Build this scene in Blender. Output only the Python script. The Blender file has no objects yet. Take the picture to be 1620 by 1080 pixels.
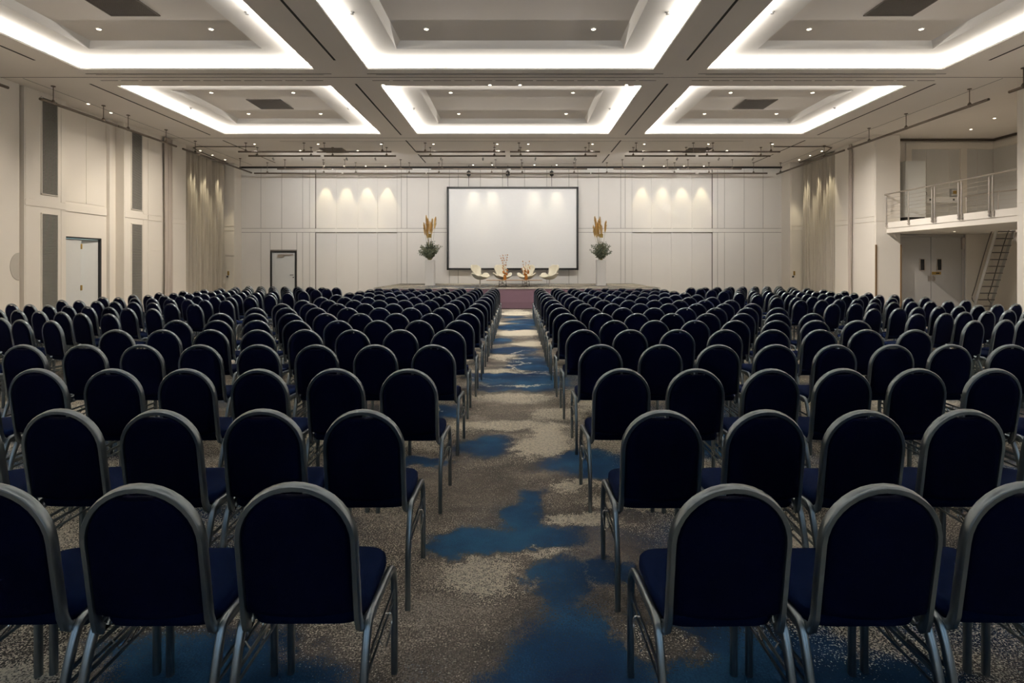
import bpy, bmesh, math, random
from mathutils import Vector, Matrix
from math import sin, cos, pi, radians as R

scn = bpy.context.scene
COL = scn.collection
random.seed(7)

# ------------------------------------------------------------------ camera, world, exposure
H = 1.62                                   # eye height of the camera
cd = bpy.data.cameras.new('camera'); cam = bpy.data.objects.new('camera', cd); COL.objects.link(cam)
cd.sensor_fit = 'HORIZONTAL'; cd.sensor_width = 36.0; cd.lens = 20.0
cd.shift_x = -8 / 1620; cd.shift_y = -120 / 1620
cd.clip_start = .05; cd.clip_end = 100
cam.location = (0, 0, H); cam.rotation_euler = (R(90), 0, 0)
scn.camera = cam
scn.view_settings.view_transform = 'Standard'; scn.view_settings.look = 'None'
scn.view_settings.exposure = 0.30; scn.view_settings.gamma = 1.0
scn.view_settings.use_curve_mapping = False
w = bpy.data.worlds.new('world'); scn.world = w; w.use_nodes = True
w.node_tree.nodes['Background'].inputs[0].default_value = (.5, .55, .6, 1)
w.node_tree.nodes['Background'].inputs[1].default_value = .02
scn.cycles.use_denoising = True
scn.cycles.max_bounces = 9; scn.cycles.diffuse_bounces = 8; scn.cycles.glossy_bounces = 3
scn.cycles.sample_clamp_indirect = 4.0
scn.cycles.caustics_reflective = False; scn.cycles.caustics_refractive = False

COVE_W = 45.0          # watts per metre of the cove strips
COVE_COL = (1.0, .93, .84)
SPOT_COL = (1.0, .87, .60)
TRAY_W = 75.0         # tray downlights, straight down
SIDE_W = 430.0        # tray downlights tilted to the side walls
STAGE_W = 95.0        # small downlights over the stage
BACK_W = 125.0        # added spotlight heads on the stage rails, turned to the back wall
WASH_W = 220.0         # wall washers

# ------------------------------------------------------------------ room numbers (metres)
CZ = H + 4.51                              # underside of the ceiling
Z1 = H + 4.67                              # flange inside a coffer
Z2 = H + 4.81                              # tray of a coffer
YB = 26.0                                  # back wall
YN = -3.0                                  # wall behind the camera
XL, XR = -12.37, 12.35
STZ, STY = .80, 21.13                      # stage height, front edge
BAND0, BAND1 = 3.14, 3.32                  # dado band round the hall

# ------------------------------------------------------------------ mesh helpers
def catmull(pts, n=6, closed=False):
    out = []; m = len(pts)
    P = [Vector(p) for p in pts]
    rng = range(m if closed else m - 1)
    for i in rng:
        p0 = P[(i - 1) % m] if (closed or i > 0) else P[i] * 2 - P[i + 1]
        p1 = P[i]; p2 = P[(i + 1) % m]
        p3 = P[(i + 2) % m] if (closed or i + 2 < m) else p2 * 2 - p1
        for k in range(n):
            t = k / n
            out.append(.5 * ((2 * p1) + (p2 - p0) * t + (2 * p0 - 5 * p1 + 4 * p2 - p3) * t * t + (3 * p1 - p0 - 3 * p2 + p3) * t ** 3))
    if not closed: out.append(P[-1])
    return out

class MB:
    def __init__(s): s.v = []; s.f = []; s.m = []; s.cur = 0
    def mat(s, i): s.cur = i; return s
    def add(s, vs, fs):
        b = len(s.v); s.v += [tuple(v) for v in vs]; s.f += [tuple(b + i for i in f) for f in fs]; s.m += [s.cur] * len(fs); return s
    def box(s, x0, x1, y0, y1, z0, z1):
        x0, x1 = min(x0, x1), max(x0, x1); y0, y1 = min(y0, y1), max(y0, y1); z0, z1 = min(z0, z1), max(z0, z1)
        return s.add([(x0,y0,z0),(x1,y0,z0),(x1,y1,z0),(x0,y1,z0),(x0,y0,z1),(x1,y0,z1),(x1,y1,z1),(x0,y1,z1)],
                     [(0,3,2,1),(4,5,6,7),(0,1,5,4),(1,2,6,5),(2,3,7,6),(3,0,4,7)])
    def quad(s, a, b, c, d): return s.add([a, b, c, d], [(0, 1, 2, 3)])
    def tube(s, path, w, h=None, n=8, up=(0, 0, 1), closed=False, round_=1.0, taper=None):
        """sweep an oval (w across, h along 'up') or rounded bar along the path"""
        h = h or w
        P = [Vector(p) for p in path]; m = len(P); sec = []
        for k in range(n):
            a = 2 * pi * (k + .5) / n
            c, q = cos(a), sin(a)
            e = round_
            sec.append((math.copysign(abs(c) ** e, c) * w / 2, math.copysign(abs(q) ** e, q) * h / 2))
        vs = []; upv = Vector(up)
        for i in range(m):
            if closed: t = P[(i + 1) % m] - P[(i - 1) % m]
            else: t = P[min(i + 1, m - 1)] - P[max(i - 1, 0)]
            t.normalize()
            side = t.cross(upv)
            if side.length < 1e-4: side = t.cross(Vector((1, 0, 0)))
            side.normalize(); u = side.cross(t).normalized()
            k_ = taper[i] if taper else 1
            for (a, b) in sec: vs.append(P[i] + side * a * k_ + u * b * k_)
        fs = []
        for i in range(m if closed else m - 1):
            j = (i + 1) % m
            for k in range(n): fs.append((i*n+k, j*n+k, j*n+(k+1) % n, i*n+(k+1) % n))
        if not closed: fs.append(tuple(range(n))[::1]); fs.append(tuple((m-1)*n+k for k in range(n))[::-1])
        return s.add(vs, fs)
    def rod(s, a, b, r, n=8):
        a = Vector(a); b = Vector(b); up = (0, 0, 1) if abs((b - a).normalized().z) < .9 else (0, 1, 0)
        return s.tube([a, b], 2 * r, 2 * r, n, up)
    def lathe(s, prof, c=(0, 0, 0), n=20, sx=1, sy=1):
        vs = []; m = len(prof)
        for (r, z) in prof:
            for k in range(n):
                a = 2 * pi * k / n; vs.append((c[0] + r * cos(a) * sx, c[1] + r * sin(a) * sy, c[2] + z))
        fs = [(i*n+k, i*n+(k+1) % n, (i+1)*n+(k+1) % n, (i+1)*n+k) for i in range(m-1) for k in range(n)]
        fs.append(tuple(range(n))[::-1]); fs.append(tuple((m-1)*n+k for k in range(n)))
        return s.add(vs, fs)
    def loops(s, ls, cap=True):
        n = len(ls[0]); m = len(ls); vs = [p for l in ls for p in l]
        fs = [(i*n+k, i*n+(k+1) % n, (i+1)*n+(k+1) % n, (i+1)*n+k) for i in range(m-1) for k in range(n)]
        if cap: fs.append(tuple(range(n))[::-1]); fs.append(tuple((m-1)*n+k for k in range(n)))
        return s.add(vs, fs)
    def mesh(s, name, mats, smooth=False, angle=40):
        me = bpy.data.meshes.new(name); me.from_pydata(s.v, [], s.f)
        for m in (mats if isinstance(mats, (list, tuple)) else [mats]): me.materials.append(m)
        for p, k in zip(me.polygons, s.m): p.material_index = k
        bm = bmesh.new(); bm.from_mesh(me); bmesh.ops.recalc_face_normals(bm, faces=bm.faces); bm.to_mesh(me); bm.free()
        if smooth:
            for p in me.polygons: p.use_smooth = True
            me.set_sharp_from_angle(angle=R(angle))
        me.update(); return me
    def build(s, name, mats, parent=None, smooth=False, angle=40):
        o = bpy.data.objects.new(name, s.mesh(name, mats, smooth, angle)); COL.objects.link(o)
        if parent: o.parent = parent
        return o

def tag(o, label=None, cat=None, group=None, kind=None):
    if label: o['label'] = label
    if cat: o['category'] = cat
    if group: o['group'] = group
    if kind: o['kind'] = kind
    return o
def thing(name, label, cat, loc=(0, 0, 0), rz=0, group=None):
    o = bpy.data.objects.new(name, None); COL.objects.link(o); o.location = loc; o.rotation_euler = (0, 0, rz)
    o.empty_display_size = .1
    return tag(o, label, cat, group)
def copy_tree(o, parent=None):
    c = o.copy(); COL.objects.link(c); c.parent = parent
    for ch in o.children: copy_tree(ch, c)
    return c
def struct(mb, name, mats, **k): return tag(mb.build(name, mats, **k), kind='structure')

# ------------------------------------------------------------------ materials
def mat(name, col, rough=.6, metal=0, noise=0, nscale=8, bump=0, bscale=60, spec=.5, sheen=0):
    m = bpy.data.materials.new(name); m.use_nodes = True; nt = m.node_tree; b = nt.nodes['Principled BSDF']
    b.inputs['Roughness'].default_value = rough; b.inputs['Metallic'].default_value = metal
    b.inputs['Specular IOR Level'].default_value = spec
    if sheen: b.inputs['Sheen Weight'].default_value = sheen
    tc = nt.nodes.new('ShaderNodeTexCoord')
    nz = nt.nodes.new('ShaderNodeTexNoise'); nz.inputs['Scale'].default_value = nscale; nz.inputs['Detail'].default_value = 4
    nt.links.new(tc.outputs['Object'], nz.inputs['Vector'])
    mr = nt.nodes.new('ShaderNodeMix'); mr.data_type = 'RGBA'
    mr.inputs['A'].default_value = (*[c * (1 - noise) for c in col], 1); mr.inputs['B'].default_value = (*[min(1, c * (1 + noise)) for c in col], 1)
    nt.links.new(nz.outputs['Fac'], mr.inputs['Factor']); nt.links.new(mr.outputs['Result'], b.inputs['Base Color'])
    if bump:
        n2 = nt.nodes.new('ShaderNodeTexNoise'); n2.inputs['Scale'].default_value = bscale; n2.inputs['Detail'].default_value = 3
        nt.links.new(tc.outputs['Object'], n2.inputs['Vector'])
        bp = nt.nodes.new('ShaderNodeBump'); bp.inputs['Strength'].default_value = bump; bp.inputs['Distance'].default_value = .01
        nt.links.new(n2.outputs['Fac'], bp.inputs['Height']); nt.links.new(bp.outputs['Normal'], b.inputs['Normal'])
    return m
def emit(name, col, s):
    m = bpy.data.materials.new(name); m.use_nodes = True; nt = m.node_tree; nt.nodes.clear()
    e = nt.nodes.new('ShaderNodeEmission'); o = nt.nodes.new('ShaderNodeOutputMaterial')
    e.inputs[0].default_value = (*col, 1); e.inputs[1].default_value = s; nt.links.new(e.outputs[0], o.inputs[0]); return m

WALL = mat('wall_paint', (.78, .735, .67), .7, noise=.03, nscale=1.2, bump=.05, bscale=120)
WALLB = mat('back_wall_fabric', (.76, .735, .70), .85, noise=.03, nscale=1.5, bump=.08, bscale=180)
CEIL = mat('ceiling_plaster', (.78, .735, .69), .8, noise=.03, nscale=.8)
COFF = mat('coffer_plaster', (.84, .82, .79), .8, noise=.02, nscale=.8)
SLOT = mat('dark_slot', (.02, .018, .016), .8)
JOINT = mat('ceiling_joint', (.16, .15, .14), .8)
METAL = mat('satin_steel', (.23, .265, .29), .29, .95, noise=.10, nscale=30)
STEEL = mat('brushed_steel', (.55, .50, .46), .3, .9, noise=.05, nscale=20)
WIRE = mat('bright_wire', (.75, .72, .68), .25, 1)
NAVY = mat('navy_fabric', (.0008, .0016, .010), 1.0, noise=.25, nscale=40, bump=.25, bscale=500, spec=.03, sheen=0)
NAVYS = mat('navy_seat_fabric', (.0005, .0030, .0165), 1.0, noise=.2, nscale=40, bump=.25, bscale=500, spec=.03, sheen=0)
BLACK = mat('black_metal', (.015, .015, .015), .5)
BRONZE = mat('bronze_rail', (.13, .105, .085), .45, .6, noise=.1)
LOUV = mat('louvre_metal', (.30, .29, .265), .55, .2, noise=.05)
VENT = mat('vent_metal', (.12, .10, .085), .8, 0, noise=.2, nscale=60)
CURT = mat('curtain_fabric', (.50, .46, .40), .9, noise=.08, nscale=3, bump=.1, bscale=200, sheen=.1)
SHEER = mat('pale_curtain_fabric', (.52, .46, .41), .9, noise=.05, nscale=3)
DOORW = mat('white_door_paint', (.66, .67, .66), .5, noise=.02)
DOORG = mat('grey_door_paint', (.50, .485, .465), .55, noise=.03)
SCREEN = mat('screen_cloth', (.88, .88, .88), .8, noise=.01)
WHITE = mat('white_lacquer', (.82, .81, .80), .35, noise=.01)
LEATH = mat('cream_upholstery', (.86, .82, .68), .6, noise=.04, nscale=12)
PURP = mat('plum_fascia', (.21, .125, .175), .8, noise=.08, nscale=3)
EDGE = mat('stage_edging', (.56, .54, .50), .5)
WOOD = mat('oak_board', (.42, .27, .15), .5, noise=.2, nscale=6)
BRASS = mat('brass', (.50, .33, .10), .35, .8)
GUARD = mat('corner_guard', (.17, .10, .045), .5)
PAMP = mat('pampas_plume', (.72, .50, .20), .95, noise=.3, nscale=40)
LEAF = mat('eucalyptus_leaf', (.17, .20, .14), .7, noise=.4, nscale=20)
STEM = mat('dry_stem', (.35, .30, .16), .8)
RUST = mat('dried_flower', (.50, .20, .05), .8, noise=.5, nscale=40)
AMBER = mat('amber_glass', (.50, .20, .04), .2, 0)
CASE = mat('grey_box', (.40, .40, .39), .5)
LENS = emit('lamp_lens', (1, .84, .6), 14)
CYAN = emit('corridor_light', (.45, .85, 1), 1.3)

def carpet_material():
    m = bpy.data.materials.new('patterned_carpet'); m.use_nodes = True; nt = m.node_tree; N = nt.nodes; L = nt.links
    b = N['Principled BSDF']; b.inputs['Roughness'].default_value = .95; b.inputs['Specular IOR Level'].default_value = .1
    geo = N.new('ShaderNodeNewGeometry')
    def noise(scale, det=4, rough=.5, vec=None, off=(0, 0, 0), sc=(1, 1, 1), dist=0):
        mp = N.new('ShaderNodeMapping'); mp.inputs['Location'].default_value = off; mp.inputs['Scale'].default_value = sc
        L.new(vec or geo.outputs['Position'], mp.inputs['Vector'])
        n = N.new('ShaderNodeTexNoise'); n.inputs['Scale'].default_value = scale; n.inputs['Detail'].default_value = det
        n.inputs['Roughness'].default_value = rough; n.inputs['Distortion'].default_value = dist
        L.new(mp.outputs[0], n.inputs['Vector']); return n
    def mth(op, a, b_=None, c=None, clamp=False):
        n = N.new('ShaderNodeMath'); n.operation = op; n.use_clamp = clamp
        for i, v in enumerate((a, b_, c)):
            if v is None: continue
            if isinstance(v, (int, float)): n.inputs[i].default_value = v
            else: L.new(v, n.inputs[i])
        return n.outputs[0]
    # warped position so that every patch gets a ragged, cloud like outline
    wn = noise(2.1, 9, .72); ws = N.new('ShaderNodeVectorMath'); ws.operation = 'SUBTRACT'; L.new(wn.outputs['Color'], ws.inputs[0]); ws.inputs[1].default_value = (.5, .5, .5)
    wm = N.new('ShaderNodeVectorMath'); wm.operation = 'SCALE'; L.new(ws.outputs[0], wm.inputs[0]); wm.inputs['Scale'].default_value = .80
    wa = N.new('ShaderNodeVectorMath'); wa.operation = 'ADD'; L.new(geo.outputs['Position'], wa.inputs[0]); L.new(wm.outputs[0], wa.inputs[1])
    wp = wa.outputs[0]
    grain = noise(120, 1, .6).outputs['Fac']; grain2 = noise(38, 3, .7, off=(3, 1, 0)).outputs['Fac']
    g = mth('MULTIPLY_ADD', grain, 1.3, -.65); g2 = mth('MULTIPLY_ADD', grain2, .44, -.22); gg = mth('ADD', g, g2)
    def blobs(lst):
        acc = None
        for (x, y, rx, ry, a) in lst:
            mp = N.new('ShaderNodeMapping'); mp.vector_type = 'TEXTURE'
            mp.inputs['Location'].default_value = (x, y, 0); mp.inputs['Scale'].default_value = (rx * 1.14, ry * 1.14, 1000)
            L.new(wp, mp.inputs['Vector'])
            ln = N.new('ShaderNodeVectorMath'); ln.operation = 'LENGTH'; L.new(mp.outputs[0], ln.inputs[0])
            v = mth('MULTIPLY', mth('MULTIPLY', mth('SUBTRACT', 1.35, ln.outputs['Value']), 1.6, clamp=True), a)
            acc = v if acc is None else mth('MAXIMUM', acc, v)
        return acc
    blue_f = noise(.42, 3, .5, wp, off=(4.1, 7.7, 0), sc=(1, 1.5, 1)).outputs['Fac']
    cream_f = noise(.55, 3, .55, wp, off=(9.3, 2.2, 0), sc=(1, 1.5, 1)).outputs['Fac']
    bB = blobs([(.24, 2.85, .15, .22, 1), (.22, 2.25, .24, .42, 1), (.46, 2.98, .07, .12, 1), (-.08, 3.36, .34, .13, 1), (.08, 3.75, .12, .26, 1), (-.38, 3.22, .15, .08, 1),
                (-.32, 5.13, .23, .26, 1), (.56, 4.63, .32, .28, 1), (-.74, 4.67, .26, .10, 1), (-.86, 6.3, .3, .25, 1),
                (-.29, 8.24, .34, .32, 1), (-.22, 7.6, .38, .26, 1), (.23, 7.9, .34, .6, 1), (.18, 9.35, .30, .95, 1), (-.07, 10.8, .42, .45, 1),
                (-.37, 12.2, .24, .4, 1), (-.1, 14.9, .45, .5, 1), (.2, 16.2, .45, .9, 1), (-.1, 17.9, .3, .4, 1),
                (-1.3, 2.1, .5, .30, 1), (.95, 2.0, .45, .42, 1), (1.55, 1.95, .3, .3, 1), (1.9, 5.2, .5, .3, 1)])
    bC = blobs([(-.17, 3.0, .19, .16, 1), (.14, 3.18, .13, .05, 1), (.42, 3.6, .15, .10, 1), (.34, 4.15, .11, .09, 1), (.23, 5.05, .17, .24, 1), (.45, 4.2, .14, .05, 1),
                (-.15, 5.8, .42, .14, 1), (.3, 5.5, .15, .3, 1), (-.09, 7.0, .42, .28, .8), (.42, 6.2, .25, .2, .9), (-.12, 8.72, .42, .16, 1), (-.24, 10.1, .24, .30, 1),
                (.26, 11.9, .33, .35, 1), (0, 13.6, .45, .4, 1), (.25, 14.1, .3, .3, 1), (0, 19.4, .5, .9, 1), (-.2, 15.9, .35, .2, 1),
                (-1.9, 2.05, .35, .2, 1), (.62, 2.42, .14, .08, .95), (-1.05, 2.75, .25, .14, 1), (1.5, 3.4, .4, .2, .9), (.85, 3.9, .3, .10, .95)])
    # in the aisle the placed patches rule, elsewhere the repeating clouds of the weave
    sx = N.new('ShaderNodeSeparateXYZ'); L.new(geo.outputs['Position'], sx.inputs[0])
    am = N.new('ShaderNodeMapRange'); am.interpolation_type = 'SMOOTHSTEP'; L.new(mth('ABSOLUTE', sx.outputs['X']), am.inputs['Value'])
    am.inputs['From Min'].default_value = .5; am.inputs['From Max'].default_value = 1.0; am.inputs['To Min'].default_value = -.09; am.inputs['To Max'].default_value = 0
    fb = mth('ADD', mth('ADD', mth('SUBTRACT', mth('MULTIPLY_ADD', bB, .34, blue_f), mth('MULTIPLY', bC, .30)), am.outputs[0]), mth('MULTIPLY', gg, .75))
    fc = mth('ADD', mth('ADD', mth('SUBTRACT', mth('MULTIPLY_ADD', bC, .30, cream_f), mth('MULTIPLY', bB, .30)), am.outputs[0]), mth('MULTIPLY', gg, .80))
    def ramp(v, pts):
        r = N.new('ShaderNodeValToRGB'); L.new(v, r.inputs[0]); e = r.color_ramp.elements
        e[0].position = pts[0][0]; e[0].color = (*pts[0][1], 1); e[1].position = pts[-1][0]; e[1].color = (*pts[-1][1], 1)
        for (p, c) in pts[1:-1]:
            q = e.new(p); q.color = (*c, 1)
        return r.outputs['Color']
    taupe = ramp(mth('ADD', noise(.8, 7, .66, wp, off=(1, 5, 0), sc=(1, 1.8, 1)).outputs['Fac'], mth('MULTIPLY', gg, .62)),
                 [(.24, (.014, .015, .015)), (.41, (.062, .058, .053)), (.54, (.145, .126, .107)), (.70, (.46, .41, .35))])
    cream = ramp(mth('ADD', grain2, mth('MULTIPLY', g, .5)), [(.3, (.34, .31, .26)), (.58, (.78, .72, .59))])
    blue = ramp(mth('ADD', noise(1.3, 4, .6, off=(2, 8, 0)).outputs['Fac'], mth('MULTIPLY', gg, .22)),
                [(.32, (.003, .013, .040)), (.50, (.006, .030, .076)), (.66, (.020, .078, .160))])
    mfc = N.new('ShaderNodeMapRange'); L.new(fc, mfc.inputs['Value']); mfc.inputs['From Min'].default_value = .555; mfc.inputs['From Max'].default_value = .60
    mfb = N.new('ShaderNodeMapRange'); L.new(fb, mfb.inputs['Value']); mfb.inputs['From Min'].default_value = .545; mfb.inputs['From Max'].default_value = .57
    # thin pale veins along the rims of the blue
    vein = N.new('ShaderNodeMapRange'); vein.interpolation_type = 'SMOOTHSTEP'
    L.new(mth('ABSOLUTE', mth('SUBTRACT', noise(.5, 4, .55, wp, off=(6, 6, 0), sc=(1, 1.7, 1)).outputs['Fac'], .5)), vein.inputs['Value'])
    vein.inputs['From Min'].default_value = .004; vein.inputs['From Max'].default_value = .014; vein.inputs['To Min'].default_value = 1; vein.inputs['To Max'].default_value = 0
    vm = N.new('ShaderNodeMapRange'); L.new(noise(.33, 2, .5, off=(11, 3, 0)).outputs['Fac'], vm.inputs['Value']); vm.inputs['From Min'].default_value = .52; vm.inputs['From Max'].default_value = .60
    def mix(f, a, c):
        x = N.new('ShaderNodeMix'); x.data_type = 'RGBA'; L.new(f, x.inputs['Factor']); L.new(a, x.inputs['A']); L.new(c, x.inputs['B']); return x.outputs['Result']
    c1 = mix(mfb.outputs[0], taupe, blue); c2 = mix(mfc.outputs[0], c1, cream)
    c3 = mix(mth('MULTIPLY', mth('MULTIPLY', vein.outputs[0], vm.outputs[0]), mth('MULTIPLY_ADD', sx.outputs['Y'], .4, -1.6, clamp=True)), c2, cream)
    L.new(c3, b.inputs['Base Color'])
    bp = N.new('ShaderNodeBump'); bp.inputs['Strength'].default_value = .3; bp.inputs['Distance'].default_value = .004
    L.new(grain, bp.inputs['Height']); L.new(bp.outputs['Normal'], b.inputs['Normal'])
    return m
CARPET = carpet_material()

# ------------------------------------------------------------------ light helpers
def area(name, loc, sx, sy, direction, watts, col, parent=None):
    l = bpy.data.lights.new(name, 'AREA'); l.shape = 'RECTANGLE'; l.size = sx; l.size_y = sy; l.energy = watts; l.color = col
    o = bpy.data.objects.new(name, l); COL.objects.link(o); o.location = loc
    o.rotation_euler = Vector(direction).to_track_quat('-Z', 'Y').to_euler()
    if parent: o.parent = parent
    return o
def spot(name, loc, watts, angle=60, blend=.5, col=SPOT_COL, parent=None, aim=(0, 0, -1), rad=.03):
    l = bpy.data.lights.new(name, 'SPOT'); l.energy = watts; l.color = col; l.spot_size = R(angle); l.spot_blend = blend; l.shadow_soft_size = rad
    o = bpy.data.objects.new(name, l); COL.objects.link(o); o.location = loc
    o.rotation_euler = Vector(aim).to_track_quat('-Z', 'Y').to_euler()
    if parent: o.parent = parent
    return o

# ------------------------------------------------------------------ floor, ceiling, coffers
mb = MB(); mb.box(-13.4, 17.3, YN - .3, YB + .3, -.2, 0); struct(mb, 'floor', CARPET)

NOM = dict(y=[(14.29, 19.54), (7.84, 13.09), (1.39, 6.64)], x=[(-10.05, -4.67), (-3.43, 3.14), (4.36, 9.79)])
xs = sorted({-13.4, 17.3, *[v for p in NOM['x'] for v in p]}); ys = sorted({YN - .3, YB + .3, *[v for p in NOM['y'] for v in p]})
mb = MB()
for i in range(len(xs) - 1):
    for j in range(len(ys) - 1):
        if (xs[i], xs[i+1]) in NOM['x'] and (ys[j], ys[j+1]) in NOM['y']: continue
        mb.quad((xs[i], ys[j], CZ), (xs[i], ys[j+1], CZ), (xs[i+1], ys[j+1], CZ), (xs[i+1], ys[j], CZ))
ceil_ob = struct(mb, 'ceiling', CEIL)
n_trim = [0]
def trim(mb, mats, **k):
    n_trim[0] += 1; return struct(mb, 'trim_%d' % n_trim[0], mats, **k)
LG = .13                                   # depth of the light ledge behind the lip
for (y0, y1) in NOM['y']:
    for (x0, x1) in NOM['x']:
        mb = MB()
        def ring(xa, xb, ya, yb, za, xc, xd, yc, yd, zb):
            A = [(xa, ya, za), (xb, ya, za), (xb, yb, za), (xa, yb, za)]; B = [(xc, yc, zb), (xd, yc, zb), (xd, yd, zb), (xc, yd, zb)]
            for k in range(4): mb.quad(A[k], A[(k+1) % 4], B[(k+1) % 4], B[k])
        T = CZ + .045
        ring(x0, x1, y0, y1, CZ, x0, x1, y0, y1, T)                       # lip
        ring(x0, x1, y0, y1, T, x0-LG, x1+LG, y0-LG, y1+LG, T)            # ledge
        ring(x0-LG, x1+LG, y0-LG, y1+LG, T, x0-LG, x1+LG, y0-LG, y1+LG, Z1)
        f = .83
        ring(x0-LG, x1+LG, y0-LG, y1+LG, Z1, x0+f, x1-f, y0+f, y1-f, Z1)  # flange
        ring(x0+f, x1-f, y0+f, y1-f, Z1, x0+f+.03, x1-f-.03, y0+f+.03, y1-f-.03, Z1 + .05)
        ring(x0+f+.03, x1-f-.03, y0+f+.03, y1-f-.03, Z1+.05, x0+f+.10, x1-f-.10, y0+f+.10, y1-f-.10, Z2)
        mb.mat(1); mb.quad((x0+f+.1, y0+f+.1, Z2), (x1-f-.1, y0+f+.1, Z2), (x1-f-.1, y1-f-.1, Z2), (x0+f+.1, y1-f-.1, Z2))
        struct(mb, 'ceiling_coffer', [COFF, CEIL])
        s = .05; z = CZ + .05; W = COVE_W * (.5 if y1 < 7 else 1)
        area('cove_strip', ((x0+x1)/2, y0 - s, z), x1-x0, .03, (0, .06, 1), W*(x1-x0), COVE_COL)
        area('cove_strip', ((x0+x1)/2, y1 + s, z), x1-x0, .03, (0, -.06, 1), W*(x1-x0), COVE_COL)
        a = area('cove_strip', (x0 - s, (y0+y1)/2, z), .03, y1-y0, (.06, 0, 1), W*(y1-y0), COVE_COL)
        c = area('cove_strip', (x1 + s, (y0+y1)/2, z), .03, y1-y0, (-.06, 0, 1), W*(y1-y0), COVE_COL)
        for o, sg in ((a, -1), (c, 1)): o.rotation_euler = (0, R(180) + sg * R(3.4), 0)
        
# joints and dark slots in the ceiling
e = .004
mb = MB()
for y in (13.63, 20.1): mb.box(-12.4, 12.3, y - .012, y + .012, CZ - e, CZ + .02)
for x in (-11.9, 11.7): mb.box(x - .008, x + .008, 13.7, 25.5, CZ - e, CZ + .02)
for y in (20.62, 25.2): mb.box(-8.6, 8.2, y - .01, y + .01, CZ - e, CZ + .02)
trim(mb, JOINT)
for x in (-10.6, -4.005, 3.737, 10.38):
    mb = MB()
    for (a, c) in ((2.0, 6.0), (8.3, 12.5), (14.12, 19.65), (20.5, 22.6), (23.05, 24.95)):
        mb.box(x - .025, x + .025, a, c, CZ - e, CZ + .02)
    trim(mb, SLOT)
for (x0, x1) in NOM['x']:                    # slim air diffusers between the coffers
    mb = MB()
    mb.box(x0 - .1, x1 + .3, 13.37, 13.40, CZ - e, CZ + .02); mb.box(x0 + .1, x1 + .1, 13.44, 13.45, CZ - e, CZ + .02)
    k = x0 - .1
    while k < x1: mb.box(k, k + .42, 13.86, 13.885, CZ - e, CZ + .02); k += .5
    trim(mb, JOINT)

# ------------------------------------------------------------------ walls
def seg(mb, a, b, z0=0, z1=None, th=.3):
    """wall slab from a to b, solid to the left of the direction of travel"""
    z1 = z1 or CZ
    a = Vector((*a, 0)); b = Vector((*b, 0)); d = (b - a).normalized(); n = Vector((-d.y, d.x, 0)) * th
    q = [a, b, b + n, a + n]
    vs = [(p.x, p.y, z0) for p in q] + [(p.x, p.y, z1) for p in q]
    mb.add(vs, [(0,3,2,1),(4,5,6,7),(0,1,5,4),(1,2,6,5),(2,3,7,6),(3,0,4,7)])
def panelx(mb, X, s, y0, y1, z0, z1, d=.014, g=.008):   # raised panel on a wall of constant X; s = inward sign
    mb.box(X - .01 * s, X + s * d, y0 + g, y1 - g, z0 + g, z1 - g)
def panely(mb, Y, x0, x1, z0, z1, d=.014, g=.009):      # raised panel on the back wall (faces -Y)
    mb.box(x0 + g, x1 - g, Y + .01, Y - d, z0 + g, z1 - g)

# left wall
DX = -12.63
mb = MB()
seg(mb, (XL, YN), (XL, 14.14)); mb.box(-13.4, XL, 14.14, 14.28, 0, 0.01)
seg(mb, (-12.80, 14.13), (-12.80, 14.29), th=.2)
mb.box(-12.95, XL, 14.28, 15.60, 0, CZ)
# door recess: wall above and beside the opening
mb.box(-12.95, DX, 15.60, 15.85, 0, CZ); mb.box(-12.95, DX, 15.85, 17.24, 2.40, CZ); mb.box(-12.95, DX, 17.24, 17.9, 0, CZ)
mb.box(-12.95, DX + .10, 17.50, 17.62, 0, CZ)
mb.box(-12.95, XL, 17.9, 21.25, 0, CZ)
mb.box(-13.3, -13.05, 21.25, 25.05, 0, CZ)
vs = [(-13.3, 25.05), (-12.45, 25.05), (-12.62, 26.2), (-13.3, 26.2)]
mb.add([(x, y, 0) for x, y in vs] + [(x, y, CZ) for x, y in vs], [(0,1,5,4),(1,2,6,5),(2,3,7,6),(3,0,4,7),(0,3,2,1),(4,5,6,7)])
# panels
for (a, c) in ((14.30, 14.56), (15.42, 15.58)):
    panelx(mb, XL, 1, a, c, .02, BAND0, .008); panelx(mb, XL, 1, a, c, BAND1, CZ - .05, .008)
panelx(mb, XL, 1, 14.30, 15.58, BAND0, BAND1, .016)
panelx(mb, DX, 1, 15.62, 16.62, 3.42, CZ - .12, .012); panelx(mb, DX, 1, 16.66, 17.42, 3.42, CZ - .12, .012)
panelx(mb, DX, 1, 15.62, 17.48, BAND0, BAND1 + .05, .03)
for (a, c) in ((17.92, 18.14), (18.82, 19.04)):
    panelx(mb, XL, 1, a, c, .02, BAND0, .008); panelx(mb, XL, 1, a, c, BAND1, CZ - .05, .008)
panelx(mb, XL, 1, 17.92, 19.04, BAND0, BAND1, .016)
for (a, c) in ((19.05, 19.78), (20.28, 21.24)):
    panelx(mb, XL, 1, a, c, BAND1, CZ - .05); panelx(mb, XL, 1, a, c, BAND0, BAND1, .02)
panelx(mb, XL, 1, 19.05, 19.78, 2.12, BAND0); panelx(mb, XL, 1, 19.05, 19.78, .02, 2.12); panelx(mb, XL, 1, 20.28, 21.24, .02, BAND0)
mb.box(-13.0, -12.46, 25.04, 25.02, 2.06, 3.12); mb.box(-13.0, -12.46, 25.04, 25.02, .05, 2.03)
mb.box(-13.0, -12.46, 25.04, 25.02, BAND0 + .02, BAND1); mb.box(-13.0, -12.46, 25.04, 25.02, BAND1 + .03, CZ - .05)
struct(mb, 'wall_left', WALL)
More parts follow.
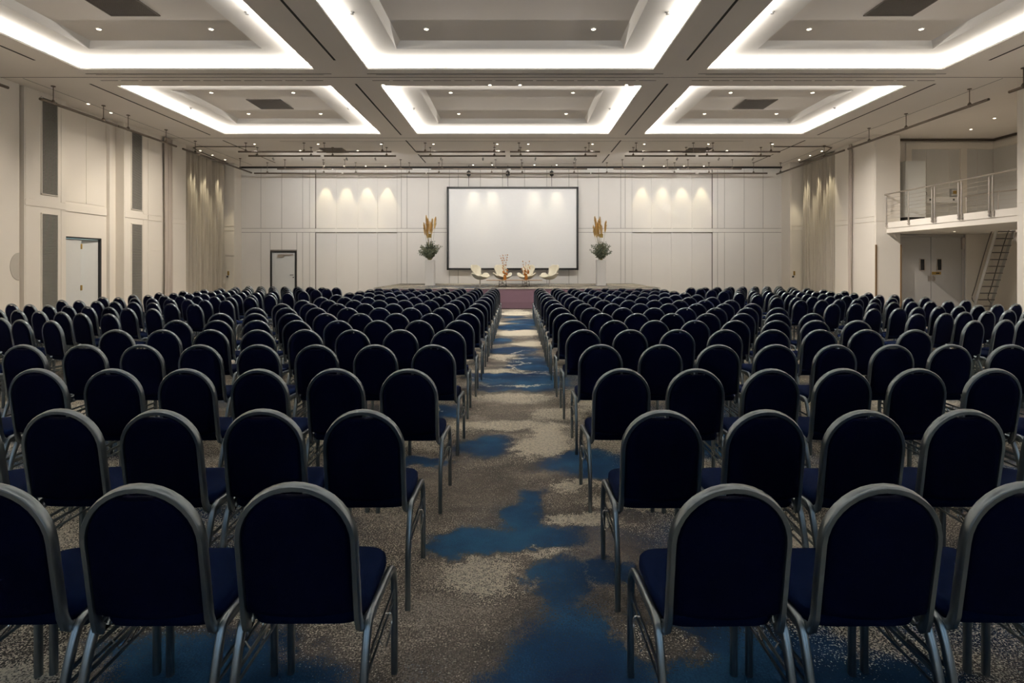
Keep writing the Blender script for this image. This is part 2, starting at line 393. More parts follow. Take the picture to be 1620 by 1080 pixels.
# wall behind the camera; its windows are added for cool light on chairs
mb = MB(); wins = [(-10.5 + 4.4 * k, -7.3 + 4.4 * k) for k in range(5)]; ex = [-13.3] + [v for w_ in wins for v in w_] + [17.3]
for k in range(0, len(ex), 2): mb.box(ex[k], ex[k + 1], YN - .3, YN, 0, CZ)
for a, c in wins: mb.box(a, c, YN - .3, YN, 0, .9); mb.box(a, c, YN - .3, YN, 4.2, CZ)
struct(mb, 'wall_front', WALL)
GLASS = bpy.data.materials.new('window_glass'); GLASS.use_nodes = True; _b = GLASS.node_tree.nodes['Principled BSDF']; _b.inputs['Transmission Weight'].default_value = 1; _b.inputs['Roughness'].default_value = .0; _b.inputs['IOR'].default_value = 1.01
for k, (a, c) in enumerate(wins):
    mb = MB(); m_ = (a + c) / 2
    for x in (a, m_ - .03, c - .06): mb.box(x, x + .06, YN - .2, YN - .1, .9, 4.2)
    for z in (.9, 2.5, 4.14): mb.box(a, c, YN - .2, YN - .1, z, z + .06)
    wf = struct(mb, 'window_%d' % (k + 1), DOORW)
    mb = MB(); mb.box(a, c, YN - .16, YN - .15, .9, 4.2); mb.build('window_pane', GLASS, wf)
    area('window_daylight', (m_, YN - .05, 2.55), c - a - .1, 3.2, (0, 1, 0), 28, (.55, .78, 1.0))  # added cool panel lamp in each window opening

# back wall
def bx(x, Y=YB): return (x - 818) * Y / 900
mb = MB(); mb.mat(1); mb.box(-13.4, 13.4, YB + .07, YB + .4, 0, CZ)
niche = [(499, 628), (1000, 1127)]
solid = [(378, 428), (469, 499), (628, 1000), (1127, 1240)]
for (a, c) in solid: mb.box(bx(a) if a > 380 else -12.9, bx(c), YB, YB + .2, 0, CZ)
DTOP = H + 23 * YB / 900
mb.box(bx(428), bx(469), YB, YB + .2, DTOP, CZ)
mb.mat(0)
for (a, c) in niche: mb.box(bx(a), bx(c), YB - .022, YB + .2, BAND0 + .01, BAND1 - .01)
top = CZ - .06; mb.mat(0)
cuts = [380, 413, 446, 479, 490, 499]
for a, c in zip(cuts, cuts[1:]):
    panely(mb, YB, bx(a), bx(c), BAND1, top)
for a, c in ((380, 413), (469.8, 479), (479, 490), (490, 499)): panely(mb, YB, bx(a), bx(c), .02, BAND0)
panely(mb, YB, bx(413), bx(427.5), .02, BAND0); panely(mb, YB, bx(427.5), bx(446), DTOP + .05, BAND0); panely(mb, YB, bx(446), bx(469.8), DTOP + .05, BAND0)
for cu in ([628, 635, 644, 678, 711, 725, 760, 795, 830, 865, 900, 914, 947, 982, 989, 1000], [1127, 1135, 1146, 1177, 1207, 1236.5]):
    for a, c in zip(cu, cu[1:]):
        panely(mb, YB, bx(a), bx(c), BAND1, top); panely(mb, YB, bx(a), bx(c), .02, BAND0)
for (a, c) in ((380, 499), (628, 711), (711, 914), (914, 1000), (1127, 1236.5)): panely(mb, YB, bx(a), bx(c), BAND0, BAND1, .022)
for cu in ([499, 531, 565, 596, 628], [1000, 1032, 1063.5, 1096, 1127]):
    for a, c in zip(cu, cu[1:]):
        panely(mb, YB + .07, bx(a), bx(c), BAND1, top, .012, .012); panely(mb, YB + .07, bx(a), bx(c), 0, BAND0, .012, .012)
    for a in cu[1:-1]:
        mb.box(bx(a) - .03, bx(a) + .03, YB + .035, YB + .08, BAND1, top); mb.box(bx(a) - .03, bx(a) + .03, YB + .02, YB + .08, 0, BAND0)
struct(mb, 'wall_back', [WALLB, mat('wall_joint', (.20, .185, .165), .9)])  # darker base colour paints the shade in the gaps between wall panels
mb = MB(); mb.box(-12.6, 12.1, YB - .10, YB - .018, CZ - .075, CZ + .01); trim(mb, SLOT)         # black strip painted for the shadow gap under the ceiling
mb = MB(); mb.box(-12.63, -12.60, 25.98, 26.0, 0, CZ - .05); trim(mb, SLOT)  # black strip painted for the shadow gap in the corner

# right wall with the balcony alcove
AY = 20.3
mb = MB()
mb.box(XR, 17.3, YN, 14.05, 0, CZ); mb.box(17.0, 17.3, 14.05, AY + .2, 0, CZ); mb.box(13.2, 17.3, AY, AY + .3, 0, CZ)
mb.box(XR, 13.2, 19.6, 22.1, 0, CZ); mb.box(12.62, 13.3, 22.1, 25.0, 0, CZ)
vs = [(13.3, 24.9), (13.3, 26.2), (12.10, 26.2), (11.95, 24.9)]
mb.add([(x, y, 0) for x, y in vs] + [(x, y, CZ) for x, y in vs], [(0,1,5,4),(1,2,6,5),(2,3,7,6),(3,0,4,7),(0,3,2,1),(4,5,6,7)])
for (a, c) in ((19.62, 20.85), (21.0, 22.08)):
    panelx(mb, XR, -1, a, c, .02, BAND0); panelx(mb, XR, -1, a, c, BAND1, CZ - .05); panelx(mb, XR, -1, a, c, BAND0, BAND1, .018)
mb.box(12.36, 13.19, 19.60, 19.586, .02, BAND0 - .01); mb.box(12.36, 13.19, 19.60, 19.586, BAND0 + .01, CZ - .05)
mb.box(12.0, 12.6, 24.90, 24.885, .02, 2.06); mb.box(12.0, 12.6, 24.90, 24.885, 2.09, BAND0); mb.box(12.0, 12.6, 24.90, 24.885, BAND0 + .03, BAND1); mb.box(12.0, 12.6, 24.90, 24.885, BAND1 + .03, CZ - .05)
# alcove wall framing
A = AY
mb.box(13.85, 17.0, A - .05, A + .01, 5.78, 6.0); mb.box(13.85, 14.05, A - .05, A + .01, 3.1, 5.78); mb.box(15.8, 16.02, A - .05, A + .01, 3.1, 5.78)
mb.box(16.95, 17.01, 14.1, A, 5.78, 6.0)
mb.box(15.93, 16.38, A - .12, A + .01, 0, 2.74)
mb.box(XR - .01, XR, 13.4, 14.0, .02, BAND0); mb.box(XR - .01, XR, 9.0, 13.38, .02, BAND0); mb.box(XR - .01, XR, 9, 14.0, BAND1, CZ - .05); mb.box(XR - .015, XR, 9, 14.0, BAND0 + .02, BAND1 - .02)
struct(mb, 'wall_right', WALL)
mb = MB()
for (a, c) in ((14.07, 14.57), (14.59, 15.4), (15.42, 15.78), (16.04, 16.4), (16.42, 16.98)): mb.box(a, c, A - .012, A + .01, 3.1, 5.76)
mb.box(16.985, 17.01, 14.1, A - .02, 3.1, 5.76); trim(mb, mat('grey_panel_paint', (.60, .59, .57), .7, noise=.02))
mb = MB(); mb.box(13.2, 17.0, A - .10, A - .04, 6.05, 6.12); mb.box(16.9, 16.96, 14.1, A - .1, 6.05, 6.12); trim(mb, BRONZE)
for x, y in ((XR + .0, 19.575), (13.2, 19.575)):
    mb = MB(); mb.box(x - .012, x + .03, y - .012, y + .03, .02, H + 33 * 19.6 / 900); trim(mb, GUARD)
# balcony slab
mb = MB()
SB, ST = 2.74, 3.10
mb.box(12.72, 15.6, 14.05, 19.585, SB, ST); mb.box(13.21, 15.6, 19.585, AY, SB, ST)
mb.box(15.6, 17.0, 14.05, 17.6, SB, ST); mb.box(16.7, 17.0, 17.6, AY, SB, ST); mb.box(15.6, 16.7, 19.3, AY, SB, ST)
mb.box(12.70, 12.72, 14.05, 19.585, SB + .16, ST)
struct(mb, 'floor_balcony', WALL)

# ------------------------------------------------------------------ doors (structure)
mb = MB()                                                   # door_1: pair in the left recess
for (a, c) in ((15.82, 15.86), (17.22, 17.27)): mb.box(DX - .06, DX + .015, a, c, 0, 2.44)
mb.box(DX - .06, DX + .015, 15.82, 17.27, 2.40, 2.44)
d1 = struct(mb, 'door_1', BLACK)
mb = MB(); mb.box(DX - .09, DX - .045, 15.865, 16.54, .01, 2.39); mb.build('door_leaf', DOORW, d1)
mb = MB(); c_, s_ = cos(R(9)), sin(R(9)); hx, hy = DX - .05, 17.215
q = [(hx, hy), (hx - s_ * .60, hy - c_ * .60), (hx - s_ * .60 - .045 * c_, hy - c_ * .60 + .045 * s_), (hx - .045 * c_, hy + .045 * s_)]
mb.add([(x, y, .01) for x, y in q] + [(x, y, 2.39) for x, y in q], [(0,1,5,4),(1,2,6,5),(2,3,7,6),(3,0,4,7),(0,3,2,1),(4,5,6,7)])
mb.build('door_leaf', DOORW, d1)
mb = MB()
mb.box(DX - .043, DX - .02, 16.52, 16.56, .25, .40); mb.box(DX - .043, DX - .02, 16.52, 16.56, 2.1, 2.25); mb.box(DX - .043, DX - .02, 16.51, 16.56, .9, 1.05); mb.build('hinge', BRASS, d1)
mb = MB(); mb.box(-13.39, -13.35, 15.4, 17.8, 0, 2.6); struct(mb, 'wall_corridor', CYAN)  # glowing wall stands in for the cyan light of the corridor
mb = MB()                                                   # door_2: in the back wall
x0, x1 = bx(428), bx(469)
mb.box(x0, x0 + .07, YB - .03, YB + .1, 0, DTOP); mb.box(x1 - .07, x1, YB - .03, YB + .1, 0, DTOP); mb.box(x0, x1, YB - .03, YB + .1, DTOP - .07, DTOP)
d2 = struct(mb, 'door_2', BLACK)
mb = MB(); mb.box(x0 + .07, x1 - .07, YB + .0, YB + .06, 0, DTOP - .07); mb.box(x0 + .10, x0 + .24, YB - .012, YB, .05, DTOP - .10); mb.build('door_leaf', DOORW, d2)
mb = MB(); mb.box(x0 + .34, x1 - .15, YB - .04, YB, DTOP - .20, DTOP - .15); mb.box(x0 + .34, x0 + .62, YB - .06, YB, DTOP - .28, DTOP - .20); mb.build('door_closer', STEEL, d2)
mb = MB(); mb.rod((x1 - .14, YB, 1.19), (x1 - .14, YB - .06, 1.19), .012); mb.rod((x1 - .13, YB - .06, 1.19), (x1 - .27, YB - .06, 1.19), .012)
mb.lathe([(.025, 0), (.025, .05)], (x1 - .14, YB - .01, 1.06), 10); mb.build('door_handle', BLACK, d2)
mb = MB()                                                   # door_3: grey pair below the balcony
dx0, dx1, dt = 13.77, 15.90, 2.65; Yd = AY - .03
mb.box(dx0 - .30, dx0, Yd - .03, AY, 0, dt + .06); mb.box(dx1, dx1 + .03, Yd - .05, AY, 0, dt + .06); mb.box(dx0, dx1, Yd - .02, AY, dt, dt + .06)
d3 = struct(mb, 'door_3', DOORG)
mid = bx(1471.5, AY)
for (a, c, wx) in ((dx0, mid - .006, 1457.7), (mid + .006, dx1, 1484.5)):
    mb = MB(); mb.box(a + .005, c - .005, Yd - .01, Yd + .03, .01, dt - .01); lf = mb.build('door_leaf', DOORG, d3)
    wX = bx(wx, AY); zt, zb = H + 10 * AY / 900, H - 7 * AY / 900
    mb = MB(); mb.box(wX - .10, wX + .10, Yd - .025, Yd - .008, zb - .03, zt + .03); mb.build('window_frame', STEEL, lf)
    mb = MB(); mb.box(wX - .065, wX + .065, Yd - .03, Yd - .02, zb, zt); mb.build('window_pane', BLACK, lf)
for hx in (1469, 1476):
    X = bx(hx, AY); mb = MB(); mb.box(X - .055, X + .055, Yd - .03, Yd, H - .54, H - .36); mb.tube(catmull([(X, Yd - .02, H - .38), (X, Yd - .07, H - .41), (X, Yd - .07, H - .49), (X, Yd - .02, H - .52)], 4), .02, up=(1, 0, 0)); mb.build('door_handle', STEEL, d3, smooth=True)
X = bx(1480, AY); mb = MB(); mb.box(X - .16, X + .16, Yd - .02, Yd, H - .32, H - .22); mb.build('name_plate', BRASS, d3)
mb = MB(); mb.box(X - .02, X + .10, Yd - .024, Yd - .018, H - .29, H - .25); mb.build('plate_inset', BLACK, d3)
mb = MB(); mb.rod((dx1 - .05, Yd - .05, .1), (dx1 - .05, Yd - .05, dt + .02), .018); mb.box(dx1 - .09, dx1 - .01, Yd - .08, Yd, 2.2, 2.6); mb.build('door_closer', STEEL, d3)

# ------------------------------------------------------------------ louvred grilles
for (y0, y1, z0, z1, lab) in ((14.77, 15.31, 3.48, 6.02, 'tall grey louvre grille high on the first pier, above another grille'),
                              (14.77, 15.31, .35, 2.99, 'tall grey louvre grille low on the first pier before the open doorway'),
                              (18.22, 18.76, 3.42, 5.98, 'tall grey louvre grille high on the second pier beyond the doorway'),
                              (18.22, 18.76, .35, 2.98, 'tall grey louvre grille low on the second pier beyond the doorway')):
    t = thing('louvre_grille', lab, 'ventilation grille', (XL, y0, z0), group='louvre grilles on the piers')
    W, Hh = y1 - y0, z1 - z0
    mb = MB(); mb.box(0, .03, 0, .02, 0, Hh); mb.box(0, .03, W - .02, W, 0, Hh); mb.box(0, .03, 0, W, 0, .02); mb.box(0, .03, 0, W, Hh - .02, Hh); mb.build('frame', WALL, t)
    mb = MB(); mb.box(.0, .004, .02, W - .02, .02, Hh - .02); mb.build('backing', SLOT, t)
    mb = MB(); z = .03
    while z < Hh - .05:
        mb.add([(.006, .02, z + .018), (.026, .02, z), (.026, W - .02, z), (.006, W - .02, z + .018), (.008, .02, z + .026), (.028, .02, z + .008), (.028, W - .02, z + .008), (.008, W - .02, z + .026)],
               [(0,1,2,3),(4,7,6,5),(0,4,5,1),(1,5,6,2),(2,6,7,3),(3,7,4,0)]); z += .034
    mb.build('louvre_blades', LOUV, t)
mb = MB(); n = 24
vs = [(XL + .002, 14.12, 1.6)] + [(XL + .002, 14.12 - .25 * sin(pi * k / n), 1.6 + .34 * cos(pi * k / n)) for k in range(n + 1)]
vs2 = [(x + .012, y, z) for x, y, z in vs]; m_ = len(vs)
mb.loops([vs, vs2]); tag(mb.build('wall_cover', CASE if False else mat('cover_plate', (.50, .47, .42), .6)), 'half-round beige cover plate at the end of the near wall', 'cover plate')

# ------------------------------------------------------------------ curtains
def curtain(name, X, y0, y1, folds, amp, m, label, s, grp, z0=.02, z1=CZ - .05, seed=1):
    rnd = random.Random(seed); N_ = folds * 10; rows = 14; vs = []
    ph = [rnd.uniform(.6, 1.3) for _ in range(folds + 2)]
    for r in range(rows + 1):
        z = z0 + (z1 - z0) * r / rows
        for i in range(N_ + 1):
            u = i / N_; t = u * folds; a = ph[int(t)] * (1 - (t % 1)) + ph[int(t) + 1] * (t % 1)
            o = amp * a * (sin(2 * pi * t + .5 * sin(r * .35 + t)) + .35 * sin(4.3 * pi * t + r * .1))
            vs.append((X + s * o, y0 + (y1 - y0) * u + .02 * sin(t * 3.1 + r * .2), z))
    fs = [(r*(N_+1)+i, r*(N_+1)+i+1, (r+1)*(N_+1)+i+1, (r+1)*(N_+1)+i) for r in range(rows) for i in range(N_)]
    mb = MB(); mb.add(vs, fs); o = mb.build(name, m, smooth=True, angle=180)
    md = o.modifiers.new('thickness', 'SOLIDIFY'); md.thickness = .004
    return tag(o, label, 'curtain', grp)
curtain('curtain', -12.86, 21.45, 24.95, 14, .10, CURT, 'wide taupe floor-length curtain in the recess on the louvre side', 1, 'floor-length curtains', seed=3)
curtain('curtain', 12.47, 22.18, 24.80, 12, .095, CURT, 'wide taupe floor-length curtain between pillar and far corner, balcony side', -1, 'floor-length curtains', seed=5)
curtain('curtain', -12.28, 19.80, 20.26, 5, .04, SHEER, 'narrow gathered beige curtain beside the second louvred pier', 1, 'floor-length curtains', seed=7)
curtain('curtain', 12.26, 20.86, 21.02, 3, .035, SHEER, 'thin gathered beige curtain against the pillar, balcony side', -1, 'floor-length curtains', seed=9)
mb = MB(); mb.tube([(-9.9, 21.5, CZ - .02), (-12.1, 21.5, CZ - .02), (-12.35, 21.7, CZ - .02), (-12.5, 22.4, CZ - .02), (-12.7, 25.0, CZ - .02)], .04, .03); tag(mb.build('curtain_track', BRONZE), 'dark curtain track bending round the louvre-side ceiling corner', 'curtain track', 'curtain tracks')
mb = MB(); mb.tube([(9.7, 21.5, CZ - .02), (11.7, 21.5, CZ - .02), (12.0, 21.7, CZ - .02), (12.2, 22.4, CZ - .02), (12.3, 24.8, CZ - .02)], .04, .03); tag(mb.build('curtain_track', BRONZE), 'dark curtain track bending round the balcony-side ceiling corner', 'curtain track', 'curtain tracks')

# ------------------------------------------------------------------ ceiling fittings
def vent(x, y, z, sx, sy, lab):
    t = thing('ceiling_vent', lab, 'ceiling vent', (x, y, z), group='square dark vents in the ceiling')
    mb = MB(); a, b_ = sx / 2, sy / 2
    mb.box(-a, a, -b_, -b_ + .03, -.02, 0); mb.box(-a, a, b_ - .03, b_, -.02, 0); mb.box(-a, -a + .03, -b_, b_, -.02, 0); mb.box(a - .03, a, -b_, b_, -.02, 0); mb.build('frame', VENT, t)
    mb = MB(); mb.box(-a + .03, a - .03, -b_ + .03, b_ - .03, -.004, 0); mb.build('backing', SLOT, t)
    mb = MB(); k = -a + .05
    while k < a - .04: mb.box(k, k + .018, -b_ + .03, b_ - .03, -.016, -.004); k += .034
    mb.build('grille_bars', VENT, t)
vent(-7.34, 16.94, Z2, 1.0, 1.0, 'square dark vent in the far coffer on the louvre side')
vent(7.07, 16.94, Z2, .95, 1.0, 'square dark vent in the far coffer on the balcony side')
vent(-7.33, 10.44, Z2, .95, 1.0, 'square dark vent in the near coffer on the louvre side')
vent(7.13, 10.44, Z2, .95, 1.0, 'square dark vent in the near coffer on the balcony side')
vent(-7.15, 22.25, CZ, .9, .9, 'square dark vent near the back wall on the louvre side')
vent(7.05, 22.25, CZ, .9, .9, 'square dark vent near the back wall on the balcony side')

_dl = {}
def downlight(x, y, z, watts, lab, grp, angle=70, blend=.6, r=.06, aim=(0, 0, -1), col=SPOT_COL):
    t = thing('downlight', lab, 'downlight', (x, y, z), group=grp)
    key = r
    if key not in _dl:
        a = MB(); a.lathe([(r * .72, -.001), (r * .72, -.012), (r, -.012), (r * 1.05, -.001)], n=16); b_ = MB(); b_.lathe([(r * .70, -.002), (r * .70, -.010)], n=16)
        _dl[key] = (a.mesh('bezel', WHITE, True), b_.mesh('lens', LENS))
    for nm, me in zip(('bezel', 'lens'), _dl[key]):
        o = bpy.data.objects.new(nm, me); COL.objects.link(o); o.parent = t
    if watts: spot('lamp', (0, 0, -.03), watts, angle, blend, parent=t, aim=aim, col=col)
    return t
cn = ['louvre-side', 'middle', 'balcony-side']; rn = ['far', 'near', 'overhead']
for j, (y0, y1) in enumerate(NOM['y']):
    for i, (x0, x1) in enumerate(NOM['x']):
        cx, cy = (x0 + x1) / 2, (y0 + y1) / 2; dx = 1.14 if i != 1 else 1.70
        for sx, a in ((-dx, 'louvre-side'), (dx, 'balcony-side')):
            for sy, b_ in ((-1.1, 'front'), (1.1, 'rear')):
                back_ = False
                out_ = not back_ and ((i == 0 and sx < 0) or (i == 2 and sx > 0))
                downlight(cx + sx, cy + sy, Z2, SIDE_W * ((1.15 if j == 0 else 1.5) if i == 0 else 1.85) if out_ else BACK_W if back_ else TRAY_W * (4.2, 1.7, .1)[j], 'round downlight in the %s %s coffer, %s end, %s edge' % (rn[j], cn[i], a, b_), 'downlights in the coffers', angle=78 if out_ else 75 if back_ else 110, blend=1.0 if out_ or back_ else .9, aim=((-1 if i == 0 else 1) * 1.0, .25 if j == 0 else 0, -1.08) if out_ else (0, 1, -.42) if back_ else (0, 0, -1), col=((1, .89, .75) if i == 0 else (1, .92, .83)) if out_ else (1, .93, .82))
# wall washers, louvre side recess and curtain
for k, (x, y) in enumerate(((-11.95, 15.85), (-11.97, 16.77), (-12.42, 22.3), (-12.42, 23.2), (-12.42, 24.2))):
    downlight(x, y, CZ, WASH_W * (.16 if k < 2 else .8), 'small downlight close to the louvre side wall, %s' % ('first before the doorway', 'second, by the doorway', 'first over the wide curtain', 'second over the wide curtain', 'third over the wide curtain')[k], 'wall downlights', angle=46, blend=.5, r=.05)
for k, (x, y) in enumerate(((12.0, 22.4), (12.0, 23.3), (12.0, 24.2))):
    downlight(x, y, CZ, WASH_W * .9, 'small downlight close to the balcony side wall, %s over the wide curtain' % ('first', 'second', 'third')[k], 'wall downlights', angle=46, blend=.5, r=.05)
# back wall washers: into the two panelled niches and on the screen
ordn = ['first', 'second', 'third', 'fourth', 'fifth', 'sixth', 'seventh', 'eighth', 'ninth', 'tenth', 'eleventh', 'twelfth', 'thirteenth', 'fourteenth', 'fifteenth', 'sixteenth']
for side, xs_ in (('louvre', (515, 547.5, 581, 612)), ('balcony', (1110.5, 1079.5, 1048, 1016))):
    for k, x in enumerate(xs_):
        downlight(bx(x), 25.74, CZ, WASH_W * .62, '%s of four small downlights over the wall niche, counted from the %s side' % (ordn[k], side), 'niche downlights', angle=40, blend=.30, r=.05, col=(1, .84, .50))
for k, x in enumerate((748.6, 778.4, 845.5, 880.6)):
    downlight((x - 818) * 25.5 / 900, 25.46, CZ, WASH_W * .6, '%s of four small downlights above the screen, from the louvre side' % ordn[k], 'screen downlights', angle=37, blend=.6, r=.05)
# small lamps over the stage zone
for k, (x, Y) in enumerate(((402.7, 21.1), (503.3, 21.1), (603, 21.1), (685.7, 21.1), (786.7, 21.1), (835.7, 21.1), (937.3, 21.1), (1019.3, 21.1), (1120.7, 21.1), (1222, 21.1))):
    downlight(bx(x, Y), Y, CZ, STAGE_W, '%s small downlight in the row over the stage front, from the louvre side' % ordn[k], 'stage downlights', angle=100, blend=1.0, r=.05, col=(1, .94, .86))
for k, (x, Y) in enumerate(((475, 22.3), (566, 22.3), (789, 22.3), (835, 22.3), (1058, 22.3), (1150, 22.3))):
    downlight(bx(x, Y), Y, CZ, STAGE_W * .8, '%s small downlight in the shorter row over the stage middle, from the louvre side' % ordn[k], 'stage downlights', angle=100, blend=1.0, r=.05, col=(1, .94, .86))
for k, x in enumerate((606.5, 775, 822.7, 991)):
    downlight(bx(x, 14.2), 14.19, CZ, 0, '%s small downlight on the edge of the far middle coffer, from the louvre side' % ordn[k], 'coffer edge downlights', r=.05)
for k, (x, y) in enumerate(((14.6, 17.4), (15.0, 18.8))):
    downlight(x, y, CZ, 28, 'small downlight in the ceiling above the balcony, %s' % ('nearer the railing', 'nearer the rear wall')[k], 'balcony downlights', angle=120, blend=.9, r=.05)
for k, (x, y) in enumerate(((14.3, 18.6), (15.3, 16.6))):  # unseen downlights added under the slab to brighten the alcove
    downlight(x, y, 2.74, 30, 'small downlight under the balcony slab, %s' % ('before the grey doors', 'nearer the stair')[k], 'balcony downlights', angle=150, blend=.9, r=.05, col=(1, .93, .84))
# sprinkler heads on the flanges
sp = MB(); sp.lathe([(.045, 0), (.045, -.008), (.02, -.02), (.02, -.035), (.035, -.04)], n=12); spm = sp.mesh('sprinkler', CASE, True)
for k, (px, py) in enumerate(((391, 21), (557, 20.7), (1056, 21), (1221.7, 20), (301.7, 171.7), (551.7, 172), (654, 172.3), (965, 172.3), (1067.7, 172), (1320.7, 171.3))):
    Y = 4.65 * 900 / (420 - py); X = (px - 818) * Y / 900
    o = bpy.data.objects.new('sprinkler_head', spm); COL.objects.link(o); o.location = (X, Y, Z1)
    row = 'near' if k < 4 else 'far'
    wh = ['edge of near louvre-side coffer facing the middle', 'near middle coffer, louvre-side edge', 'near middle coffer, balcony-side edge', 'edge of near balcony-side coffer facing the middle',
          'far louvre-side coffer, outer edge', 'far louvre-side coffer, inner edge', 'far middle coffer, louvre-side edge', 'far middle coffer, balcony-side edge', 'far balcony-side coffer, inner edge', 'far balcony-side coffer, outer edge'][k]
    tag(o, 'tiny grey sprinkler head, ' + wh, 'sprinkler', 'sprinkler heads in the coffers')

# ------------------------------------------------------------------ hanging lighting rails
def rail(a, b, z, lab, grp, hang):
    a = Vector((*a, z)); b = Vector((*b, z)); t = thing('hanging_rail', lab, 'lighting rail', a, group=grp)
    d = b - a
    mb = MB(); mb.rod((0, 0, 0), d, .034, 8); mb.build('bar', BRONZE, t, smooth=True)
    for u in hang:
        p = d * u; h = CZ - z
        mb = MB(); mb.rod(p, p + Vector((0, 0, h)), .010, 6); mb.lathe([(.05, h - .02), (.05, h)], p, 10); mb.lathe([(.035, -.03), (.045, .0), (.045, .05), (.02, .09)], p, 8); mb.build('hanger', BRONZE, t, smooth=True)
G1 = 'rails hanging over the stage front'; zr = H + 4.18
segs = [(-10.24, -7.5), (-7.36, -4.62), (-3.7, -.44), (-.26, 3.04), (4.11, 6.8), (6.92, 9.66)]
for k, (a, c) in enumerate(segs):
    rail((a, 20.9), (c, 20.9), zr, '%s dark rail of the front line before the screen, from the louvre side' % ordn[k], G1, (.1, .88))
    rail((a, 21.7), (c, 21.7), zr, '%s dark rail of the second line before the screen, from the louvre side' % ordn[k], G1, (.12, .87))
segs = [(-10.2, -7.9), (-7.8, -4.45), (-3.65, -.43), (-.27, 2.98), (4.1, 6.8), (6.9, 9.55)]
G2 = 'rails hanging near the back wall'
for k, (a, c) in enumerate(segs):
    rail((a, 24.2), (c, 24.2), H + 4.11, '%s dark rail of the third line near the back wall, from the louvre side' % ordn[k], G2, (.14, .85))
segs = [(-11.5, -7.7), (-7.6, -4.0), (-3.95, -.4), (-.3, 3.2), (3.25, 7.8), (7.95, 10.95)]
for k, (a, c) in enumerate(segs):
    rail((a, 24.9), (c, 24.9), H + 4.04, '%s dark rail of the hindmost line above the screen, from the louvre side' % ordn[k], G2, (.15, .8))
G3 = 'rails hanging along the side walls'
for k, (a, c) in enumerate(((8.0, 13.02), (13.89, 16.56), (16.62, 19.45), (19.83, 24.96))):
    rail((-11.65, a), (-11.65, c), H + 4.07, '%s dark rail along the louvre side wall, counted from the camera' % ordn[k], G3, (.15, .8) if k else (.3, .75))
for k, (a, c) in enumerate(((8.0, 13.35), (13.93, 19.85), (20.08, 25.3))):
    rail((11.55, a), (11.55, c), H + 4.07, '%s dark rail along the balcony side wall, counted from the camera' % ordn[k], G3, (.1, .5, .8) if k == 1 else (.25, .93))

# spotlight heads added to the stage rails to brighten the back wall
_sh = {}
def added_spot_head(x, y, z, lab):
    t = thing('spotlight_head', lab, 'spotlight', (x, y, z), group='spotlight heads on the stage rails')
    if not _sh:
        d = Vector((0, 1, -.42)).normalized(); a = MB(); a.tube([Vector((0, -.04, -.07)), Vector((0, -.04, -.07)) + d * .11], .07, .07, 12); a.rod((0, 0, -.02), (0, -.0, -.07), .010)
        b_ = MB(); b_.tube([Vector((0, -.04, -.07)) + d * .108, Vector((0, -.04, -.07)) + d * .113], .058, .058, 12)
        _sh['housing'] = (a.mesh('housing', CASE, True)); _sh['lens'] = b_.mesh('lens', LENS)
    for nm, me in _sh.items():
        o = bpy.data.objects.new(nm, me); COL.objects.link(o); o.parent = t
    spot('lamp', Vector((0, -.04, -.07)) + Vector((0, 1, -.42)).normalized() * .13, BACK_W, 125, 1.0, (1, .965, .925), t, (0, 1, -.42), .04)
for k, x in enumerate((-9.3, -8.2, -6.5, -5.4, -2.9, -1.3, .7, 2.2, 4.8, 6.1, 7.7, 9.0)):
    added_spot_head(x, 21.7, zr - .026, '%s spotlight head on the second stage rail line, from the louvre side' % ordn[k])

# ------------------------------------------------------------------ projection screen
SY = 25.78
sx0, sx1 = (707 - 818) * SY / 900, (915 - 818) * SY / 900; sz0, sz1 = H - 7 * SY / 900, H + 124.5 * SY / 900
t = thing('projection_screen', 'large white projection screen in a black frame above the stage', 'screen', ((sx0 + sx1) / 2, SY, sz0))
hw = (sx1 - sx0) / 2; hh = sz1 - sz0; f = .09
mb = MB(); mb.box(-hw, -hw + f, -.05, .05, 0, hh); mb.box(hw - f, hw, -.05, .05, 0, hh); mb.box(-hw, hw, -.05, .05, 0, f); mb.box(-hw, hw, -.05, .05, hh - f, hh); mb.build('frame', BLACK, t)
mb = MB(); mb.box(-hw + f, hw - f, -.01, .01, f, hh - f); mb.build('screen_cloth', SCREEN, t)
for x in (742, 803.5, 872.5):
    X = (x - 811) * SY / 900
    mb = MB(); mb.rod((X, -.15, hh), (X, -.15, CZ - sz0), .012, 6); mb.lathe([(.02, 0), (.09, .05), (.09, .20), (.03, .26)], (X, -.15, hh + .45), 10); mb.build('hoist_chain', BLACK, t, smooth=True)

# ------------------------------------------------------------------ stage
t = thing('stage', 'low carpeted stage with plum front before the screen', 'stage', (0, STY, 0))
mb = MB(); D = YB - .03 - STY
mb.box(-5.3, 5.3, .03, D, .02, STZ - .05); mb.build('fascia', PURP, t)
mb = MB(); mb.box(-5.33, 5.33, 0, D, STZ - .05, STZ - .012); mb.build('edging', EDGE, t)
mb = MB(); mb.box(-5.32, 5.32, .01, D, STZ - .012, STZ); mb.build('stage_carpet', CARPET, t)
mb = MB(); mb.box(-5.3, 5.3, .012, .03, .02, .27); mb.build('kick_board', mat('plum_kick', (.17, .10, .14), .8), t)

